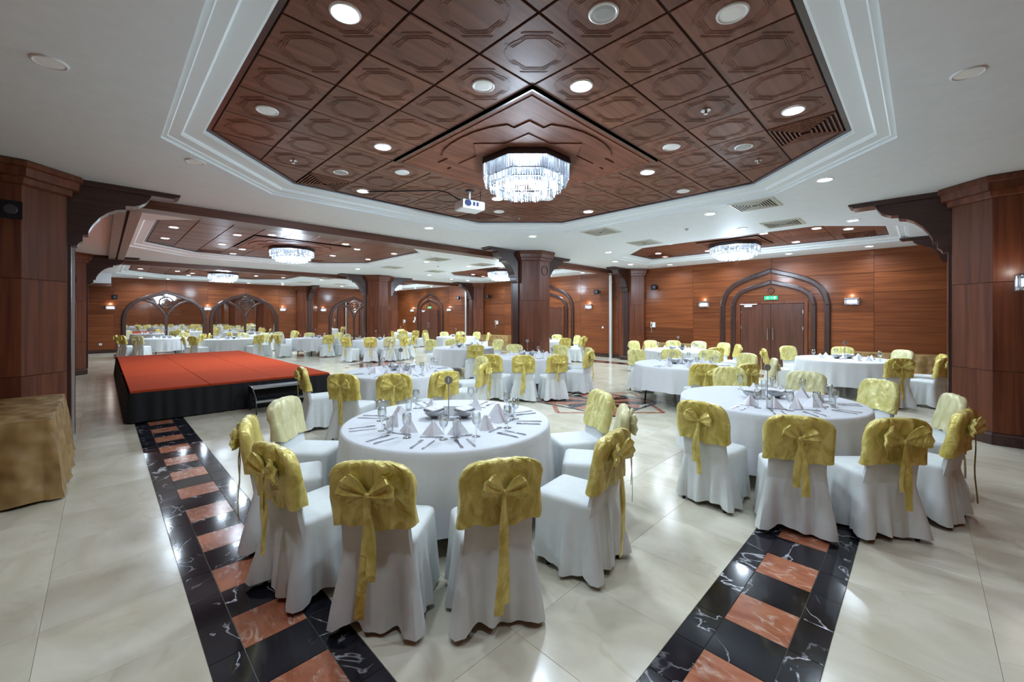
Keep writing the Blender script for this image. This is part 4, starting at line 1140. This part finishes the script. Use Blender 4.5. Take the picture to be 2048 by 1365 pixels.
KN, FK, SPN = knife().mesh('knife', 'silver'), fork().mesh('fork', 'silver'), spoon().mesh('spoon', 'silver')
GLS = MB().loft([[(r * math.cos(2 * PI * i / 18), r * math.sin(2 * PI * i / 18), z) for i in range(18)] for r, z in
                 ((0.0005, 0.0), (0.034, 0.0), (0.033, 0.004), (0.008, 0.010), (0.004, 0.02), (0.004, 0.075), (0.010, 0.085), (0.028, 0.105), (0.036, 0.135), (0.035, 0.165), (0.031, 0.19), (0.0295, 0.19), (0.033, 0.165), (0.034, 0.135), (0.026, 0.108), (0.0005, 0.092))], False, False).mesh('wine_glass', 'thin_glass', True)
TUM = MB().loft([[(r * math.cos(2 * PI * i / 16), r * math.sin(2 * PI * i / 16), z) for i in range(16)] for r, z in
                 ((0.0005, 0.0), (0.027, 0.0), (0.034, 0.13), (0.032, 0.13), (0.025, 0.012), (0.0005, 0.012))], False, False).mesh('tumbler', 'thin_glass', True, 50)
def napkin():
    # triangular tent: ridge along +x falling to the back, open fold in front
    a = (0.0, 0.0, 0.115); L = (-0.02, 0.088, 0); Rr = (-0.02, -0.088, 0); B = (0.09, 0.0, 0.0); F = (-0.075, 0.0, 0.0)
    v = [a, L, Rr, B, F, (-0.025, 0.012, 0.05), (-0.025, -0.012, 0.05)]
    return MB().add(v, [(0, 1, 3), (0, 3, 2), (0, 4, 1), (0, 2, 4), (1, 4, 2, 3)])
NPK = napkin().mesh('napkin', 'napkin_cloth')
NPF = MB().add([(-0.03, 0, 0.113), (-0.095, 0.016, 0.0), (-0.072, 0.03, 0.0), (-0.095, -0.016, 0.0), (-0.072, -0.03, 0.0), (-0.006, 0.0, 0.108)], [(0, 1, 2, 5), (0, 5, 4, 3), (0, 3, 1), (1, 3, 4, 2), (5, 2, 4)]).mesh('fold', 'pink_fold')
BOWL = MB().loft([[(r * (1 + 0.012 * math.cos(24 * 2 * PI * i / 48)) * math.cos(2 * PI * i / 48), r * (1 + 0.012 * math.cos(24 * 2 * PI * i / 48)) * math.sin(2 * PI * i / 48), z) for i in range(48)] for r, z in
                  ((0.045, 0.0), (0.048, 0.004), (0.035, 0.012), (0.055, 0.022), (0.085, 0.045), (0.098, 0.075), (0.102, 0.078), (0.097, 0.080), (0.08, 0.05), (0.03, 0.03))], True, True).mesh('basket', 'steel', True, 40)
LIN = MB().loft([[(r * (1 + 0.08 * math.sin(5 * 2 * PI * i / 40 + 8 * r)) * math.cos(2 * PI * i / 40), r * (1 + 0.06 * math.cos(7 * 2 * PI * i / 40)) * math.sin(2 * PI * i / 40), z + 0.008 * math.sin(6 * PI * i / 40)) for i in range(40)] for r, z in
                 ((0.07, 0.055), (0.088, 0.085), (0.092, 0.095), (0.075, 0.098), (0.05, 0.085), (0.01, 0.10))], True, True).mesh('liner', 'napkin_cloth', True)
STB = MB().lathe([(0.048, 0.0), (0.048, 0.006), (0.01, 0.012), (0.0, 0.012)], 20).mesh('stand_base', 'bronze_plate', True, 40)
STP = MB().tube([(0, 0, 0.01), (0, 0, 0.33)], 0.0045, 8).mesh('pole', 'bronze_plate')
PLT = MB().loft([[(0.038 * math.cos(2 * PI * i / 20), d, 0.36 + 0.038 * math.sin(2 * PI * i / 20)) for i in range(20)] for d in (-0.004, 0.004)]).mesh('number_plate', 'bronze_plate')
CARD = MB().loft([[(-0.075, -0.035, 0), (0.075, -0.035, 0), (0.075, 0.035, 0), (-0.075, 0.035, 0)], [(-0.075, -0.012, 0.085), (0.075, -0.012, 0.085), (0.075, 0.012, 0.085), (-0.075, 0.012, 0.085)]]).mesh('card', 'white_plastic')
NUM1 = text_mesh('1', 0.055, 'white_plastic', 0.001)
ZTOP = 0.7605
def settings(tx, ty, angs, tname, level):
    for i, ad in enumerate(angs):
        a = math.radians(ad); c, s = math.cos(a), math.sin(a)
        cp = clock(c, s)
        R = random.Random(int(ad * 13 + tx * 100))
        def pt(r, off): return (tx + r * c - off * s, ty + r * s + off * c, ZTOP)
        def put(nm, me, r, off, rz, lb, cat):
            o = obj(nm, me, None, pt(r, off), rz); tag(o, lb + ' at %s of %s' % (cp, tname), cat, cat + ' settings'); return o
        if level >= 2:
            j = R.uniform(-0.12, 0.12)
            put('dinner_knife', KN, 0.74, 0.045, a + PI + j, 'silver dinner knife', 'knife')
            put('dinner_fork', FK, 0.74, -0.045, a + PI + j * 0.7, 'silver dinner fork', 'fork')
        if level >= 3:
            put('dessert_spoon', SPN, 0.56, 0.01, a + PI / 2 + R.uniform(-0.3, 0.3), 'silver dessert spoon', 'spoon')
        n = thing('folded_napkin', 'pinkish white folded napkin at %s of %s' % (cp, tname), 'napkin', pt(0.455, R.uniform(-0.008, 0.008)), a + PI + R.uniform(-0.3, 0.3), 'napkin settings')
        obj('napkin', NPK, n)
        if level >= 2: obj('fold', NPF, n)
        if level >= 2 or i % 2 == 0:
            put('wine_glass', GLS, 0.60, 0.12, R.uniform(0, 6), 'clear stemmed wine glass', 'glass')
        if level >= 3 and i % 3 == 0:
            put('water_tumbler', TUM, 0.55, 0.21, 0, 'clear water tumbler', 'glass')
    for s, w in ((1, 'right'), (-1, 'left')):
        b = thing('bread_basket', 'round silver bread basket, %s one on %s' % (w, tname), 'basket', (tx + s * 0.14 * 0.70711 + 0.04, ty - s * 0.14 * 0.70711 + 0.04, ZTOP), 0.3, 'bread baskets')
        obj('basket', BOWL, b); obj('liner', LIN, b)
    st = thing('table_number_stand', 'thin table number stand with round plate on ' + tname, 'stand', (tx + 0.0, ty + 0.0, ZTOP), -PI / 4, 'table number stands')
    obj('stand_base', STB, st); obj('pole', STP, st); pl = obj('number_plate', PLT, st)
    if level >= 3 and tname.startswith('the nearest'):
        obj('numeral', NUM1, pl, (0, -0.0045, 0.36), rot=(PI / 2, 0, 0))
    if level >= 2:
        cd = obj('tent_card', CARD, None, (tx + 0.13, ty + 0.13, ZTOP), -PI / 4)
        tag(cd, 'white folded card behind the stand on ' + tname, 'card', 'tent cards')

# each table: centre, name, hem height, detail level, chair backs (x, y) in world or angles, place angles
T = []
def und(u, t): xr = (u - 1024) / 820.0; return (t * 0.70711 * (1 + xr), t * 0.70711 * (1 - xr))
def bk(u, v): return und(u, 0.775 * 820 / (v - 634.0))       # chair back top seen at pixel (u, v), given as a place in the room
T.append(dict(c=(2.24, 3.06), n='the nearest table', hem=0.17, lv=3, px=[(750, 927), (1000, 922), (1222, 868), (1228, 815, 1), (1170, 787), (560, 890), (525, 838), (622, 800, 1)], pl=[219, 243, 276, 306, 334, 191, 160, 128, 20, 75]))
T.append(dict(c=(5.38, 1.25), n='the right front table', hem=0.17, lv=3, px=[(1405, 807), (1592, 835), (1793, 840), (1882, 818), (1835, 788, 1), (1722, 763), (1600, 750, 1), (1478, 745)], pl=[174, 200, 225, 257, 290, 326, 356, 31]))
T.append(dict(c=(3.68, 6.42), n='table beside the stage', hem=0.24, lv=2, px=[(690, 750), (787, 754), (890, 746), (957, 728), (937, 716), (626, 735)], pl=[216, 239, 262, 302, 342, 174, 30, 80]))
T.append(dict(c=(7.22, 6.70), n='table before central column', hem=0.24, lv=2, px=[(980, 711), (1050, 713), (1116, 712), (1162, 703), (1150, 697), (1105, 693), (1035, 692)], pl=[197, 223, 246, 289, 315, 5, 52, 100]))
T.append(dict(c=(8.17, 3.37), n='table behind right front table', hem=0.31, lv=2, px=[(1405, 728), (1492, 730), (1530, 718, 1), (1485, 709), (1420, 702), (1346, 701), (1288, 702)], pl=[215, 245, 291, 330, 0, 30, 58, 170]))
T.append(dict(c=(11.58, 4.90), n='table near wall telephone', hem=0.24, lv=1, px=[(1268, 683), (1302, 682), (1347, 683), (1397, 684, 1), (1440, 687), (1464, 690), (1425, 696)], pl=[77, 52, 28, 0, 330, 300, 240]))
T.append(dict(c=(11.75, 1.22), n='the far right table', hem=0.24, lv=1, px=[(1566, 700), (1617, 697), (1688, 699), (1768, 702, 1), (1848, 709), (1822, 722), (1889, 718)], pl=[110, 57, 10, 335, 280, 212, 245]))
T.append(dict(c=(7.85, 9.95), n='table left of central column', hem=0.24, lv=1, px=[(948, 690), (869, 680), (905, 681), (985, 681), (1006, 685), (1020, 688)], pl=[243, 90, 60, 15, 330, 180]))
far = [((7.9, 15.75), 'table before far free column', [240, 262, 286, 310, 20, 60, 200]), ((6.75, 19.2), 'table beyond stage corner', [150, 185, 270, 305, 30, 80]),
       ((3.86, 20.9), 'table before second mirror', [300, 335, 180, 210, 60, 20]), ((1.98, 23.6), 'table before left mirror', [180, 205, 230, 320, 350, 60]),
       ((12.2, 21.3), 'farthest table by distant door', [220, 245, 270, 300, 60, 150]), ((11.85, 15.6), 'table before far wall column', [120, 75, 45, 240, 10, 330]),
       ((12.3, 10.5), 'table half behind central column', [210, 290, 315, 340, 250, 20, 60]), ((6.0, 24.4), 'table nearest the mirrors', [190, 220, 330, 10, 280])]
def free(x, y):
    if any(math.hypot(x - a, y - b) < 0.52 for a, b in SPOTS): return False
    if any(math.hypot(x - c[0], y - c[1]) < 0.95 for c in COLS): return False
    return X0 + 0.4 < x < X1 - 0.4 and Y0 + 0.4 < y < Y1 - 0.5
def spread(items):
    # items: [angle, radius, extra]; nudge neighbours apart along the circle until the skirts clear each other
    items.sort(key=lambda q: q[0])
    for _ in range(60):
        for a, b in zip(items, items[1:] + items[:1]):
            gap = (b[0] - a[0]) % (2 * PI); need = 0.57 / min(a[1], b[1])
            if len(items) > 1 and gap < need:
                d = (need - gap) / 2; a[0] -= d * 0.5; b[0] += d * 0.5
    return items
def round_table(cx, cy, name, hem, rz):
    t = thing('round_table', 'round folding table with black legs under cloth, ' + name, 'table', (cx, cy, 0), rz, 'round banquet tables')
    obj('table_top', TOPM, t); obj('apron', APRON, t)
    for k in range(4): obj('leg', TLEG, t, (0, 0, 0), PI / 4 + k * PI / 2)
    cl = obj('tablecloth', CL[hem], None, (cx, cy, 0), rz)
    tag(cl, 'long white pleated tablecloth on ' + name, 'tablecloth', 'white round tablecloths')
for d in T:
    cx, cy = d['c']
    round_table(cx, cy, d['n'], d['hem'], random.uniform(0, 6))
    items = []
    for p in d['px']:
        x, y = bk(p[0], p[1])
        vx, vy = x - cx, y - cy
        items.append([math.atan2(vy, vx) % (2 * PI), min(max(math.hypot(vx, vy), 1.54), 1.70) - 0.27, len(p) > 2])
    for a, r, pale in spread(items):
        x, y = cx + r * math.cos(a), cy + r * math.sin(a)
        if free(x, y): chair(x, y, cx, cy, d['n'], clock(math.cos(a), math.sin(a)), d['lv'] >= 2, pale)
    settings(cx, cy, d['pl'], d['n'], d['lv'])
for (cx, cy), nm, angs in far:
    round_table(cx, cy, nm, 0.24, random.uniform(0, 6))
    for a, r, _p in spread([[math.radians(q), 1.28, 0] for q in angs]):
        c, s = math.cos(a), math.sin(a)
        if free(cx + r * c, cy + r * s): chair(cx + r * c, cy + r * s, cx, cy, nm, clock(c, s), False, random.random() < 0.2)
    settings(cx, cy, [20, 80, 140, 200, 245, 300], nm, 0)
